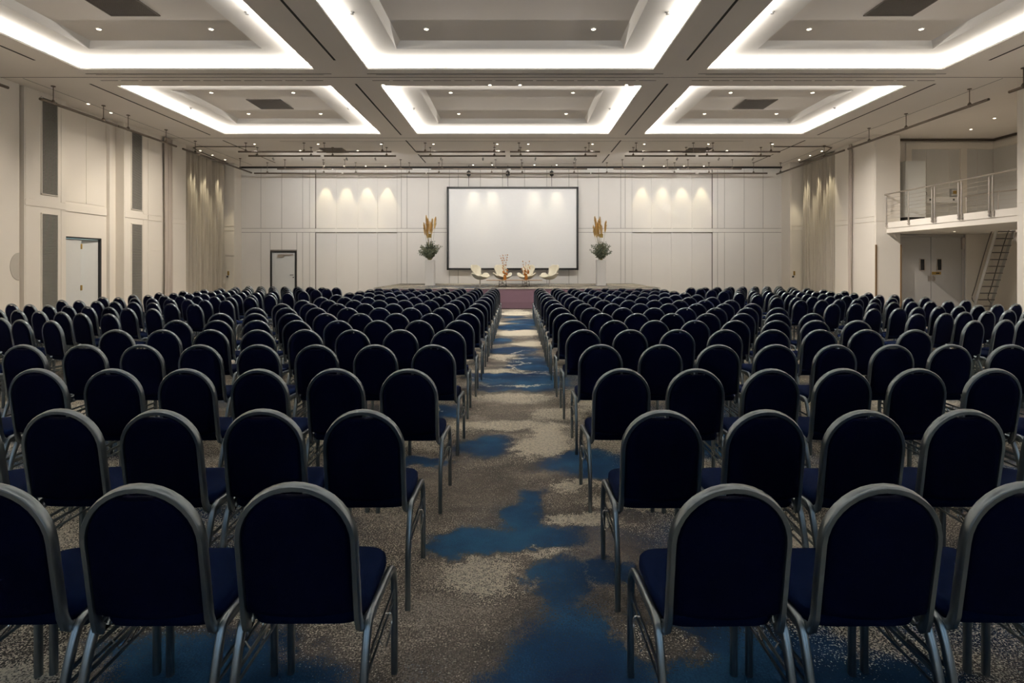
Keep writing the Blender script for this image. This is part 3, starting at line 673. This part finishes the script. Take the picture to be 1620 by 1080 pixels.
# ------------------------------------------------------------------ swan lounge chairs
def swan():
    t = thing('lounge_chair', '', 'lounge chair')
    prof = catmull([(0, .34, .355), (0, .28, .325), (0, .12, .275), (0, -.04, .27), (0, -.17, .33), (0, -.25, .45), (0, -.29, .60), (0, -.32, .73), (0, -.325, .80)], 4)
    m_ = len(prof); NU = 16; vs = []
    def interp(tab, t):
        for (a, x), (b_, y) in zip(tab, tab[1:]):
            if t <= b_:
                k = (t - a) / (b_ - a); k = k * k * (3 - 2 * k); return x + (y - x) * k
        return tab[-1][1]
    wt = [(0, .14), (.12, .25), (.30, .36), (.42, .36), (.55, .20), (.64, .19), (.82, .26), (.93, .21), (1, .10)]
    lift = [(0, .02), (.15, .10), (.33, .24), (.43, .22), (.54, .06), (.72, .0), (1, 0)]
    fwd = [(0, 0), (.35, 0), (.48, .02), (.60, .12), (.80, .10), (1, .03)]
    for i, p in enumerate(prof):
        v = i / (m_ - 1); wd, l, f_ = interp(wt, v), interp(lift, v), interp(fwd, v)
        for k in range(NU + 1):
            u = -1 + 2 * k / NU; e_ = abs(u) ** 2.4
            vs.append((wd * u, p.y + f_ * e_, p.z + l * e_))
    mb = MB(); mb.add(vs, [(i*(NU+1)+k, i*(NU+1)+k+1, (i+1)*(NU+1)+k+1, (i+1)*(NU+1)+k) for i in range(m_-1) for k in range(NU)])
    o = mb.build('shell', LEATH, t, smooth=True, angle=180)
    md = o.modifiers.new('padding', 'SOLIDIFY'); md.thickness = .05; md.offset = 0
    md = o.modifiers.new('soft', 'SUBSURF'); md.levels = 1; md.render_levels = 1
    mb = MB(); mb.lathe([(.03, .03), (.022, .06), (.022, .25), (.08, .27)], n=12); mb.build('stem', STEEL, t, smooth=True)
    mb = MB()
    for k in range(4):
        a = pi / 4 + k * pi / 2; mb.tube([(0, 0, .035), (.18 * cos(a), .18 * sin(a), .025), (.33 * cos(a), .33 * sin(a), .012)], .05, .022)
    mb.build('foot', STEEL, t, smooth=True)
    return t
sw = swan()
for k, (x, Y, rz, lab) in enumerate(((759.5, 22.6, -48, 'cream shell lounge chair at the louvre end, turned inward'), (795, 22.9, -22, 'cream shell lounge chair behind the taller flower spray'),
                                     (833, 22.9, 22, 'cream shell lounge chair behind the shorter flower spray'), (869.5, 22.6, 48, 'cream shell lounge chair at the balcony end, turned inward'))):
    c = sw if k == 0 else copy_tree(sw)
    c.location = ((x - 818) * Y / 900, Y, STZ); c.rotation_euler = (0, 0, R(180 - rz) if False else R(180) - R(rz)); tag(c, lab, 'lounge chair', 'cream lounge chairs on the stage'); c.scale = (1.06, 1.06, 1.06)

# low bench table
TY = 22.15
t = thing('coffee_table', 'long low oak table with wire legs before the cream chairs', 'coffee table', ((813.5 - 818) * TY / 900, TY, STZ + .006))
hw = 44.5 * TY / 900; th = .245
mb = MB(); n = 40; ov = [(hw * cos(2 * pi * k / n) * (1 if True else 0), .32 * math.copysign(abs(sin(2 * pi * k / n)) ** .6, sin(2 * pi * k / n))) for k in range(n)]
mb.loops([[(x * .99, y * .97, th - .012) for x, y in ov], [(x, y, th - .004) for x, y in ov], [(x, y, th + .008) for x, y in ov], [(x * .99, y * .98, th + .012) for x, y in ov]]); mb.build('tabletop', WOOD, t, smooth=True)
for sx in (-1, 1):
    mb = MB(); cx = sx * 18.3 * TY / 900; a = 6.0 * TY / 900
    for yy in (-.17, .17):
        mb.rod((cx - a, yy, 0), (cx - a * .85, yy, th - .01), .007, 6); mb.rod((cx + a, yy, 0), (cx + a * .85, yy, th - .01), .007, 6)
        mb.rod((cx - a, yy, .05), (cx + a * .85, yy, th - .03), .004, 6); mb.rod((cx + a, yy, .05), (cx - a * .85, yy, th - .03), .004, 6)
    for q in (-a, a): mb.rod((cx + q, -.17, 0.01), (cx + q, .17, 0.01), .007, 6)
    mb.build('leg', BLACK, t)

# vases with dried flowers
def vase(x, hgt, lab, seed):
    rnd = random.Random(seed); t = thing('flower_vase', lab, 'vase', ((x - 818) * TY / 900, TY, STZ + th + .0205), group='vases on the coffee table')
    mb = MB(); mb.lathe([(.05, 0), (.065, .03), (.065, .13), (.045, .18), (.05, .20)], n=16); mb.build('vase', AMBER, t, smooth=True)
    mb = MB(); mf = MB()
    for k in range(9):
        a = rnd.uniform(0, 2 * pi); L_ = hgt * rnd.uniform(.45, 1) if k > 1 else hgt; s = rnd.uniform(.05, .2)
        pts = catmull([(0, 0, .1), (s * .4 * cos(a), s * .4 * sin(a), .1 + L_ * .4), (s * cos(a), s * sin(a), L_)], 5); mb.tube(pts, .006, n=5)
        for q in range(5 if k < 4 else 3):
            u = pts[-1 - q * (2 if k < 2 else 1)]; r_ = rnd.uniform(.014, .026)
            mf.lathe([(r_ * .2, -r_), (r_ * .9, -r_ * .5), (r_, .0), (r_ * .7, r_ * .6), (r_ * .1, r_)], u + Vector((rnd.uniform(-.03, .03), rnd.uniform(-.03, .03), 0)), 7)
    for k in range(12):
        a = rnd.uniform(0, 2 * pi); r_ = rnd.uniform(.025, .045)
        mf.lathe([(r_ * .2, -r_), (r_ * .9, -r_ * .4), (r_, .0), (r_ * .7, r_ * .6), (r_ * .1, r_)], (rnd.uniform(-.1, .1), rnd.uniform(-.06, .06), rnd.uniform(.2, .38)), 7)
    mb.build('stems', STEM, t, smooth=True); mf.build('dried_flowers', RUST, t, smooth=True)
vase(798.8, .97, 'amber vase with the taller dried flower spray on the low table', 3)
vase(832.3, .72, 'amber vase with the shorter dried flower spray on the low table', 11)

# plinths with pampas grass
def plinth(px, lab, seed, lab2):
    Y = 23.6; X = (px - 818) * Y / 900; hh = 1.05; hw = .185
    t = thing('plinth', lab, 'plinth', (X, Y, STZ), group='white plinths beside the screen')
    mb = MB(); b0 = .012
    def sq(w_, z): return [(-w_ + b0, -w_, z), (w_ - b0, -w_, z), (w_, -w_ + b0, z), (w_, w_ - b0, z), (w_ - b0, w_, z), (-w_ + b0, w_, z), (-w_, w_ - b0, z), (-w_, -w_ + b0, z)]
    mb.loops([sq(hw, 0), sq(hw, hh - .01), sq(hw - .01, hh)]); mb.build('column', WHITE, t)
    rnd = random.Random(seed); t2 = thing('pampas_arrangement', lab2, 'plant arrangement', (X, Y, STZ + hh + .004), group='pampas arrangements on the plinths')
    st = MB(); lf = MB()
    for k in range(95):
        a = rnd.uniform(0, 2 * pi); rr = rnd.uniform(.05, .42) if k % 6 else rnd.uniform(.38, .50); hz = rnd.uniform(.25, .80) * (1 - .35 * (rr / .5)) + .05
        pts = catmull([(rr * .15 * cos(a), rr * .15 * sin(a), 0), (rr * .5 * cos(a), rr * .5 * sin(a), hz * .6), (rr * cos(a), rr * sin(a), hz)], 6); st.tube(pts, .006, n=4)
        for p in pts[3:]:
            for q in range(3):
                d = Vector((rnd.gauss(0, 1), rnd.gauss(0, 1), rnd.gauss(.2, .8))).normalized(); L_ = rnd.uniform(.045, .08); sd = d.cross(Vector((rnd.gauss(0, 1), rnd.gauss(0, 1), rnd.gauss(0, 1)))).normalized() * L_ * .32; nn = d.cross(sd).normalized() * .004
                o_ = p + d * .01; lf.add([o_, o_ + d * L_ * .5 + sd + nn, o_ + d * L_, o_ + d * L_ * .5 - sd + nn], [(0, 1, 2), (0, 2, 3)])
    st.build('foliage_stems', STEM, t2); lf.build('foliage', LEAF, t2)
    plm = MB(); stm = MB()
    for k in range(10):
        a = rnd.uniform(0, 2 * pi); rr = rnd.uniform(.06, .26); tz = rnd.uniform(1.38, 1.88); X_, Y_ = rr * cos(a), rr * sin(a)
        stm.tube(catmull([(X_ * .1, Y_ * .1, 0), (X_ * .6, Y_ * .6, tz * .4), (X_, Y_, tz - .45)], 5), .010, n=5)
        L_ = rnd.uniform(.38, .52); lean = Vector((X_ * .25, Y_ * .25, L_)); base = Vector((X_, Y_, tz - .50))
        for q in range(130):
            u = rnd.random() ** .8; r_ = .075 * sin(pi * min(1, u * .85 + .12)) ** .7
            b0_ = base + lean * u; dd = Vector((rnd.gauss(0, 1), rnd.gauss(0, 1), 0)).normalized()
            tip = b0_ + dd * r_ * rnd.uniform(.6, 1.15) + Vector((0, 0, .07)); sd = Vector((-dd.y, dd.x, 0)) * .014
            plm.add([b0_ - sd, b0_ + sd, tip + sd * .3, tip - sd * .3, b0_ + dd * .012 + Vector((0, 0, -.01))], [(0, 1, 2, 3), (0, 4, 1)])
        plm.lathe([(.008, 0), (.032, .08), (.034, L_ * .5), (.02, L_ * .85), (.003, L_)], base, 8)
    stm.build('plume_stems', STEM, t2, smooth=True); plm.build('plumes', PAMP, t2)
    mb = MB(); mb.box(-.075, .075, -.10, -.08, .92, 1.08); mb.box(-.012, .012, -.105, -.078, .93, 1.07); mb.build('gold_tile', BRASS, t2)
plinth(680.5, 'tall white square plinth on the stage, louvre side of the screen', 5, 'pampas plumes over green sprigs, louvre side of the screen')
plinth(950.5, 'tall white square plinth on the stage, balcony side of the screen', 8, 'pampas plumes over green sprigs, balcony side of the screen')

# ------------------------------------------------------------------ balcony fittings
t = thing('balcony_railing', 'stainless steel cable railing along the balcony edge', 'railing', (12.66, 0, 0))
mb = MB(); mb.rod((0, 14.1, 4.06), (0, 19.58, 4.06), .024, 10); mb.build('handrail', STEEL, t, smooth=True)
for k, y in enumerate((19.5, 18.4, 17.3, 16.26, 15.2)):
    mb = MB()
    for d in ((0,) if k < 2 else (-.055, .055)):
        mb.rod((0, y + d, 2.93), (0, y + d, 3.98), .024 if k > 1 else .02, 10); mb.rod((0, y + d, 3.98), (0, y + d, 4.06), .008, 6)
        for z in (2.97, 3.06): mb.rod((-.035, y + d, z), (.045, y + d, z), .018, 8)
    mb.build('post', STEEL, t, smooth=True)
for k in range(7):
    z = 3.22 + k * .115; mb = MB(); mb.rod((0, 14.1, z), (0, 19.5, z), .004, 6); mb.build('cable', STEEL, t)
t = thing('stair_handrail', 'short inner handrail beside the stair head on the balcony', 'handrail', (15.6, 0, ST))
mb = MB(); mb.rod((0, 18.4, .92), (0, 19.8, .92), .024, 8); mb.build('rail', STEEL, t, smooth=True)
mb = MB(); mb.rod((.02, 18.4, .92), (1.0, 17.7, .98), .02, 8); mb.build('rail', STEEL, t, smooth=True)
for y in (18.45, 19.75):
    mb = MB(); mb.rod((0, y, 0), (0, y, .9), .022, 8); mb.build('post', STEEL, t, smooth=True)
for k in range(4):
    mb = MB(); mb.rod((0, 18.45, .2 + k * .18), (0, 19.75, .2 + k * .18), .005, 6); mb.build('cable', STEEL, t)
t = thing('tall_cabinet', 'tall pale cabinet on the balcony beside the pillar', 'cabinet', (13.8, 19.95, ST))
mb = MB(); mb.box(-.35, .35, -.25, .25, .2, 2.14); mb.build('body', DOORW, t)
mb = MB(); mb.box(-.34, .34, -.22, .22, 0, .2); mb.build('plinth', BLACK, t)
mb = MB(); mb.tube(catmull([(.35, -.22, .95), (.40, -.22, .97), (.40, -.22, 1.05), (.35, -.22, 1.07)], 4), .015, n=6, up=(0, 1, 0)); mb.tube(catmull([(.35, -.22, 1.2), (.40, -.22, 1.22), (.40, -.22, 1.3), (.35, -.22, 1.32)], 4), .015, n=6, up=(0, 1, 0)); mb.build('handle', BLACK, t, smooth=True)
t = thing('wall_trunking', 'long white service trunking on the balcony rear wall', 'trunking', (14.55, AY - .013, 3.86))
mb = MB(); mb.box(0, 1.15, -.09, 0, 0, .20); mb.build('body', WHITE, t)
for x in (.12, .95):
    mb = MB(); mb.box(x - .03, x + .03, -.10, -.09, .07, .13); mb.build('socket', BLACK, t)
t = thing('wall_box', 'small grey control box on the balcony rear wall above the trunking', 'control box', (15.42, AY - .013, 4.08))
mb = MB(); mb.box(0, .22, -.10, 0, 0, .26); mb.build('casing', CASE, t)
mb = MB(); mb.box(.05, .17, -.11, -.10, .08, .20); mb.build('label_plate', BRASS, t)

# steep steel stair
t = thing('steel_stair', 'steep open steel stair leading up to the balcony', 'stair', (16.12, 19.72, 0))
slope = -.355
for sx in (-.28, .28):
    mb = MB(); q = []
    z1 = 3.05
    for (y, z) in ((0, 0), (.11, 0), (z1 * slope + .11, z1), (z1 * slope, z1)): q.append((y, z))
    mb.add([(sx - .012, y, z) for y, z in q] + [(sx + .012, y, z) for y, z in q], [(0,1,2,3),(4,7,6,5),(0,4,5,1),(1,5,6,2),(2,6,7,3),(3,7,4,0)])
    mb.build('stringer', mat('grey_steel_paint', (.55, .54, .51), .5), t)
for k in range(12):
    z = .23 * (k + 1); mb = MB(); mb.box(-.27, .27, z * slope - .04, z * slope + .14, z - .03, z); mb.build('tread', mat('tread_steel', (.12, .11, .10), .6), t)
for sx in (-.28, .28):
    mb = MB(); o_ = .20
    mb.tube(catmull([(sx, .05 + .3 * slope, .3), (sx, .05 + o_ + .45 * slope, .5), (sx, .05 + o_ + .9 * slope, .95), (sx, .05 + o_ + 2.6 * slope, 2.65), (sx, .05 + 2.9 * slope, 2.95)], 4), .03, n=8); mb.build('handrail', mat('stair_rail_paint', (.10, .09, .08), .5), t, smooth=True)

# little switch plates by the far corners
for X, Y, lab in ((-12.72, 25.0, 'tiny brass key switch on the louvre-side corner pier'), (12.08, 24.87, 'tiny brass key switch on the balcony-side corner pier')):
    t = thing('key_switch', lab, 'switch', (X, Y + .01, 1.1), group='key switches by the far corners')
    mb = MB(); mb.box(-.05, .02, -.02, 0, 0, .07); mb.build('plate', BLACK, t)
    mb = MB(); mb.box(0, .07, -.03, 0, .1, .28); mb.build('key_tag', BRASS, t)

# ------------------------------------------------------------------ conference chairs
HW = .180                                    # half width of the back frame, centre line
def backy(z): return -.150 - .156 * (z - .50)
def arch(r, zc, z0, n=16, x=None):
    x = x if x is not None else r
    pts = [(-x, backy(z0), z0), (-x, backy((z0 + zc) / 2), (z0 + zc) / 2)]
    for k in range(n + 1):
        a = pi - pi * k / n; z = zc + r * sin(a); pts.append((x * cos(a), backy(z), z))
    pts += [(x, backy((z0 + zc) / 2), (z0 + zc) / 2), (x, backy(z0), z0)]
    return pts
def chair_meshes(lo=False):
    M = {}
    nseg = 8 if lo else 18; ns = 4 if lo else 8
    ZC = .949 - .011 - HW
    def lower(s):
        return [(s * (HW + .0225), .03, .452), (s * (HW + .021), -.03, .448), (s * (HW + .016), -.075, .440), (s * (HW + .008), -.112, .441), (s * (HW + .002), -.138, .462), (s * HW, backy(.50), .50)]
    path = lower(-1)[:-1] + arch(HW, ZC, .50, nseg) + lower(1)[:-1][::-1]
    mb = MB()
    # frame section: 22 mm in the plane of the arch, 34 mm deep
    P = [Vector(p) for p in path]; vs = []; m_ = len(P)
    sec = [(-.5, -.5), (.5, -.5), (.5, .5), (-.5, .5)] if lo else [(-.5, -.32), (-.32, -.5), (.32, -.5), (.5, -.32), (.5, .32), (.32, .5), (-.32, .5), (-.5, .32)]
    for i in range(m_):
        tg = (P[min(i+1, m_-1)] - P[max(i-1, 0)]).normalized()
        dp = Vector((0, 1, .156)).normalized() if P[i].z > .49 else None
        if dp is None:
            side = Vector((1, 0, 0)); dp = tg.cross(side).normalized()
            if (i < m_ / 2): dp = -dp
            if dp.y < 0 and False: dp = -dp
            inn = side if i < m_ / 2 else -side
            dp = Vector((0, abs(dp.y), dp.z if dp.y >= 0 else -dp.z))
        else:
            inn = tg.cross(dp).normalized()
            if i < m_ / 2 and inn.x < 0 or i >= m_ / 2 and inn.x > 0: inn = -inn
            if abs(inn.x) < .3 and inn.z > 0: inn = -inn
            if P[i].z > ZC:
                c = Vector((0, backy(ZC), ZC)); 
                if inn.dot(c - P[i]) < 0: inn = -inn
        for (a, b_) in sec: vs.append(P[i] + inn * a * .022 + dp * b_ * .034)
    n = len(sec)
    fs = [(i*n+k, (i+1)*n+k, (i+1)*n+(k+1) % n, i*n+(k+1) % n) for i in range(m_-1) for k in range(n)]
    fs += [tuple(range(n)), tuple((m_-1)*n+k for k in range(n))]
    mb.add(vs, fs); M['back_frame'] = (mb, METAL)
    # padded back, with the grip cut out below the crown
    def outline(r, dip, zb, nn):
        o = []
        for k in range(nn + 1):
            a = pi - pi * k / nn; x = r * cos(a); z = ZC + r * sin(a)
            if abs(x) < .062: z -= dip * cos(x / .062 * pi / 2) ** .5 if abs(x) < .0619 else 0
            o.append((x, z))
        zb0 = zb
        for k in range(1, 5): o.append((r, ZC + (zb0 - ZC) * k / 4))
        for k in range(1, 6):
            x = r - 2 * r * k / 6; o.append((x, zb0 - .020 * (1 - (x / r) ** 2)))
        for k in range(0, 4): o.append((-r, zb0 + (ZC - zb0) * k / 4))
        return o
    nn = 14 if lo else 34
    mb = MB(); ls = []
    for (dr, dy) in ((-.05, -.026), (-.012, -.022), (0, -.010), (0, .012), (-.014, .026), (-.06, .032)):
        r = HW - .010 + dr; sh = (HW - .010 + dr) / (HW - .010)
        o = outline(HW - .010, .020, .520, nn); cz = .70
        ls.append([(x * sh, backy(cz + (z - cz) * (1 + dr * 2.2)) + dy, cz + (z - cz) * (1 + dr * 2.2)) for (x, z) in o])
    if lo: ls = [ls[0], ls[2], ls[3], ls[5]]
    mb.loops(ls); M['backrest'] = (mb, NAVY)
    # seat
    def seat_o(g, z, nn):
        o = []
        for k in range(nn):
            a = 2 * pi * (k + .5) / nn; c, s = cos(a), sin(a); e_ = .50 if s > 0 else .30
            x = (.192 - g) * math.copysign(abs(c) ** e_, c); y = .105 + (.228 - g) * math.copysign(abs(s) ** (e_ + .05), s)
            zz = z - .012 * max(0, (y - .2)) / .13 + .008 * (abs(x) / .19) ** 2 * (1 if z > .47 else 0)
            o.append((x, y, zz))
        return o
    nn = 12 if lo else 36
    mb = MB(); L_ = [(.03, .446), (.006, .450), (0, .466), (.002, .486), (.012, .498), (.035, .506), (.09, .510), (.15, .509)]
    if lo: L_ = [(.01, .446), (0, .470), (.01, .498), (.08, .508)]
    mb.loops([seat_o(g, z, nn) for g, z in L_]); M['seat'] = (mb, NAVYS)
    # legs: front legs carry the side rail, rear legs sweep back
    for s, nm in ((-1, 'a'), (1, 'b')):
        X = s * .205
        fp = [(X, .290, 0), (X, .289, .2), (X, .287, .335), (X, .276, .385), (X, .248, .430), (X, .205, .450), (X, .10, .456), (X, -.02, .461)]
        rp = [(X, -.02, .461), (X, -.08, .463), (X, -.108, .455), (X, -.126, .430), (X, -.150, .37), (X, -.175, .28), (X, -.186, .16), (X, -.188, 0)]
        for nm2, p in (('front_leg_', fp), ('rear_leg_', rp)):
            mb = MB()
            pp = catmull(p, 1 if lo else 3)
            mb.tube(pp, .030, .026, 4 if lo else 8, up=(1, 0, 0), round_=1 if lo else .6)
            M[nm2 + nm] = (mb, METAL)
        # lower brace pair and the linking hook
        mb = MB(); xb = X - s * .002
        mb.tube([(xb, .283, .335), (xb, -.158, .325)], .020, .008, 4, up=(1, 0, 0)); mb.tube([(xb, .285, .295), (xb, -.165, .285)], .014, .008, 4, up=(1, 0, 0))
        if not lo: mb.lathe([(.007, 0), (.007, .012)], (X, .290, .17), 8)
        M['brace_' + nm] = (mb, METAL)
        if not lo:
            mb = MB(); xo = X + s * .014
            mb.tube(catmull([(X, .13, .332), (xo + s * .006, .135, .328), (xo + s * .009, .13, .29), (xo + s * .006, .06, .262), (xo, .045, .27), (X, .04, .298)], 4), .007, n=5, up=(1, 0, 0))
            M['hook_' + nm] = (mb, WIRE)
    mb = MB()
    for y in (-.06, .20): mb.tube([(-.195, y, .442), (.195, y, .442)], .022, .016, 4)
    M['seat_frame'] = (mb, METAL)
    return M
HI = chair_meshes(False); LO = chair_meshes(True)
part_name = lambda k: 'leg' if 'leg' in k else 'brace' if 'brace' in k else 'linking_hook' if 'hook' in k else k
proto_meshes = {k: v[0].mesh(part_name(k), v[1], True, 50) for k, v in HI.items()}
def joined(M, name, smooth=True):
    out = MB(); mats = []
    for k, (b_, m_) in M.items():
        if m_ not in mats: mats.append(m_)
        base = len(out.v); out.v += b_.v; out.f += [tuple(base + i for i in f) for f in b_.f]; out.m += [mats.index(m_)] * len(b_.f)
    return out, mats
jb, jm = joined({k: v for k, v in HI.items()}, 'far'); far_mesh = jb.mesh('conference_chair', jm, True, 50)

def place_full(x, y, rz, lab, grp, first=[None]):
    if first[0] is None:
        t = thing('conference_chair', lab, 'chair')
        for k, me in proto_meshes.items():
            o = bpy.data.objects.new(part_name(k), me); COL.objects.link(o); o.parent = t
            if 'hook' in k: o['label'] = 'bright wire linking hook'
        first[0] = t; c = t
    else:
        c = first[0].copy(); COL.objects.link(c)
        for ch in first[0].children:
            q = ch.copy(); COL.objects.link(q); q.parent = c
    c.location = (x, y, 0); c.rotation_euler = (0, 0, rz); tag(c, lab, 'chair', grp)
def place_far(x, y, rz, lab, grp):
    c = bpy.data.objects.new('conference_chair', far_mesh); COL.objects.link(c); c.location = (x, y, 0); c.rotation_euler = (0, 0, rz); tag(c, lab, 'chair', grp)

tops = [765, 648, 583, 544.7, 521, 506.3, 495.2, 486.4, 479.8, 474.3, 469.6, 465.7, 462.5, 459.8, 457.3, 455.1]
U = .671
rnd = random.Random(21)
chairs = []          # (x, y, rz, label, group)
left0 = [.696, .727, .70, .714, .737, .715, .715, .71, .705, .705, .705, .705, .705, .705, .705, .705]
right0 = [.659, .683, .679, .723, .698, .70, .70, .70, .70, .70, .70, .70, .70, .70, .70, .70]
ordn2 = ordn
for r, ty in enumerate(tops):
    Y = U * 900 / (ty - 420); p = [.468, .472, .487][r] if r < 3 else .4975
    for side, s, x0 in (('louvre', -1, left0[r]), ('balcony', 1, right0[r])):
        for k in range(8):
            x = s * (x0 + k * p + rnd.uniform(-.006, .006)); y = Y + .22 + rnd.uniform(-.012, .012)
            lab = 'navy padded chair, %s row from the camera, %s from the aisle, %s side' % (ordn2[r], ordn2[k], side)
            chairs.append((x, y, rnd.uniform(-.02, .02), lab, 'conference chairs of the %s-side middle block' % side, Y))
sideY = [5.95, 6.98, 7.95, 8.9, 10.0, 11.08, 12.05, 13.0, 14.0, 15.0, 15.9, 16.8, 17.65]
TH = R(20)
for side, s in (('louvre', -1), ('balcony', 1)):
    for r, Y in enumerate(sideY):
        X0 = (5.72 if s < 0 else 5.62) - .02 * (Y - 7) * (1 if s > 0 else .5)
        for k in range(8):
            d = k * .498
            bxp = X0 + d * cos(TH); byp = Y + d * sin(TH) - (.07 if k == 1 else 0) * 1.0
            # position of the top of the back -> chair origin 0.22 m in front of it
            x = s * (bxp - .22 * sin(TH)); y = byp + .22 * cos(TH)
            lab = 'navy chair in angled %s-side block, %s row from stage, %s from inner end' % (side, (ordn2 + ['seventeenth'])[len(sideY) - 1 - r], ordn2[k])
            chairs.append((x, y, s * TH + rnd.uniform(-.03, .03), lab, 'conference chairs of the angled %s-side block' % side, Y))
def inframe(c):
    x, y = c[0], c[1]
    for dx, dy, z in ((-.2, -.22, .8), (.2, -.22, .8), (0, -.22, .95), (-.2, .3, .49), (.2, .3, .49), (-.2, .29, 0), (.2, .29, 0), (-.2, -.2, .3), (.2, -.2, .3)):
        cr, sr = cos(c[2]), sin(c[2]); X = x + dx * cr - dy * sr; Y = y + dx * sr + dy * cr
        if Y < .3: continue
        px = 818 + 900 * X / Y; py = 420 + (H - z) * 900 / Y
        if -12 < px < 1632 and py < 1090: return True
    return False
chairs = [c for c in chairs if inframe(c)]
chairs.sort(key=lambda c: math.hypot(c[0], c[1]) if False else c[1])
print('CHAIRS in frame', len(chairs))
NEAR, IND = 190, 300
for i, (x, y, rz, lab, grp, _) in enumerate(chairs):
    # the facing of a side chair: turned towards the middle of the stage
    if i < NEAR: place_full(x, y, rz, lab, grp)
    elif i < IND: place_far(x, y, rz, lab, grp)
if len(chairs) > IND:
    lb, lm = joined(LO, 'stuff'); out = MB()
    for (x, y, rz, *_r) in chairs[IND:]:
        c, s = cos(rz), sin(rz); base = len(out.v)
        out.v += [(x + vx * c - vy * s, y + vx * s + vy * c, vz) for vx, vy, vz in lb.v]
        out.f += [tuple(base + i for i in f) for f in lb.f]; out.m += lb.m
    o = out.build('conference_chairs', lm, smooth=True, angle=50)
    tag(o, 'remaining navy chairs in the rows closest to the stage', 'chair', kind='stuff')
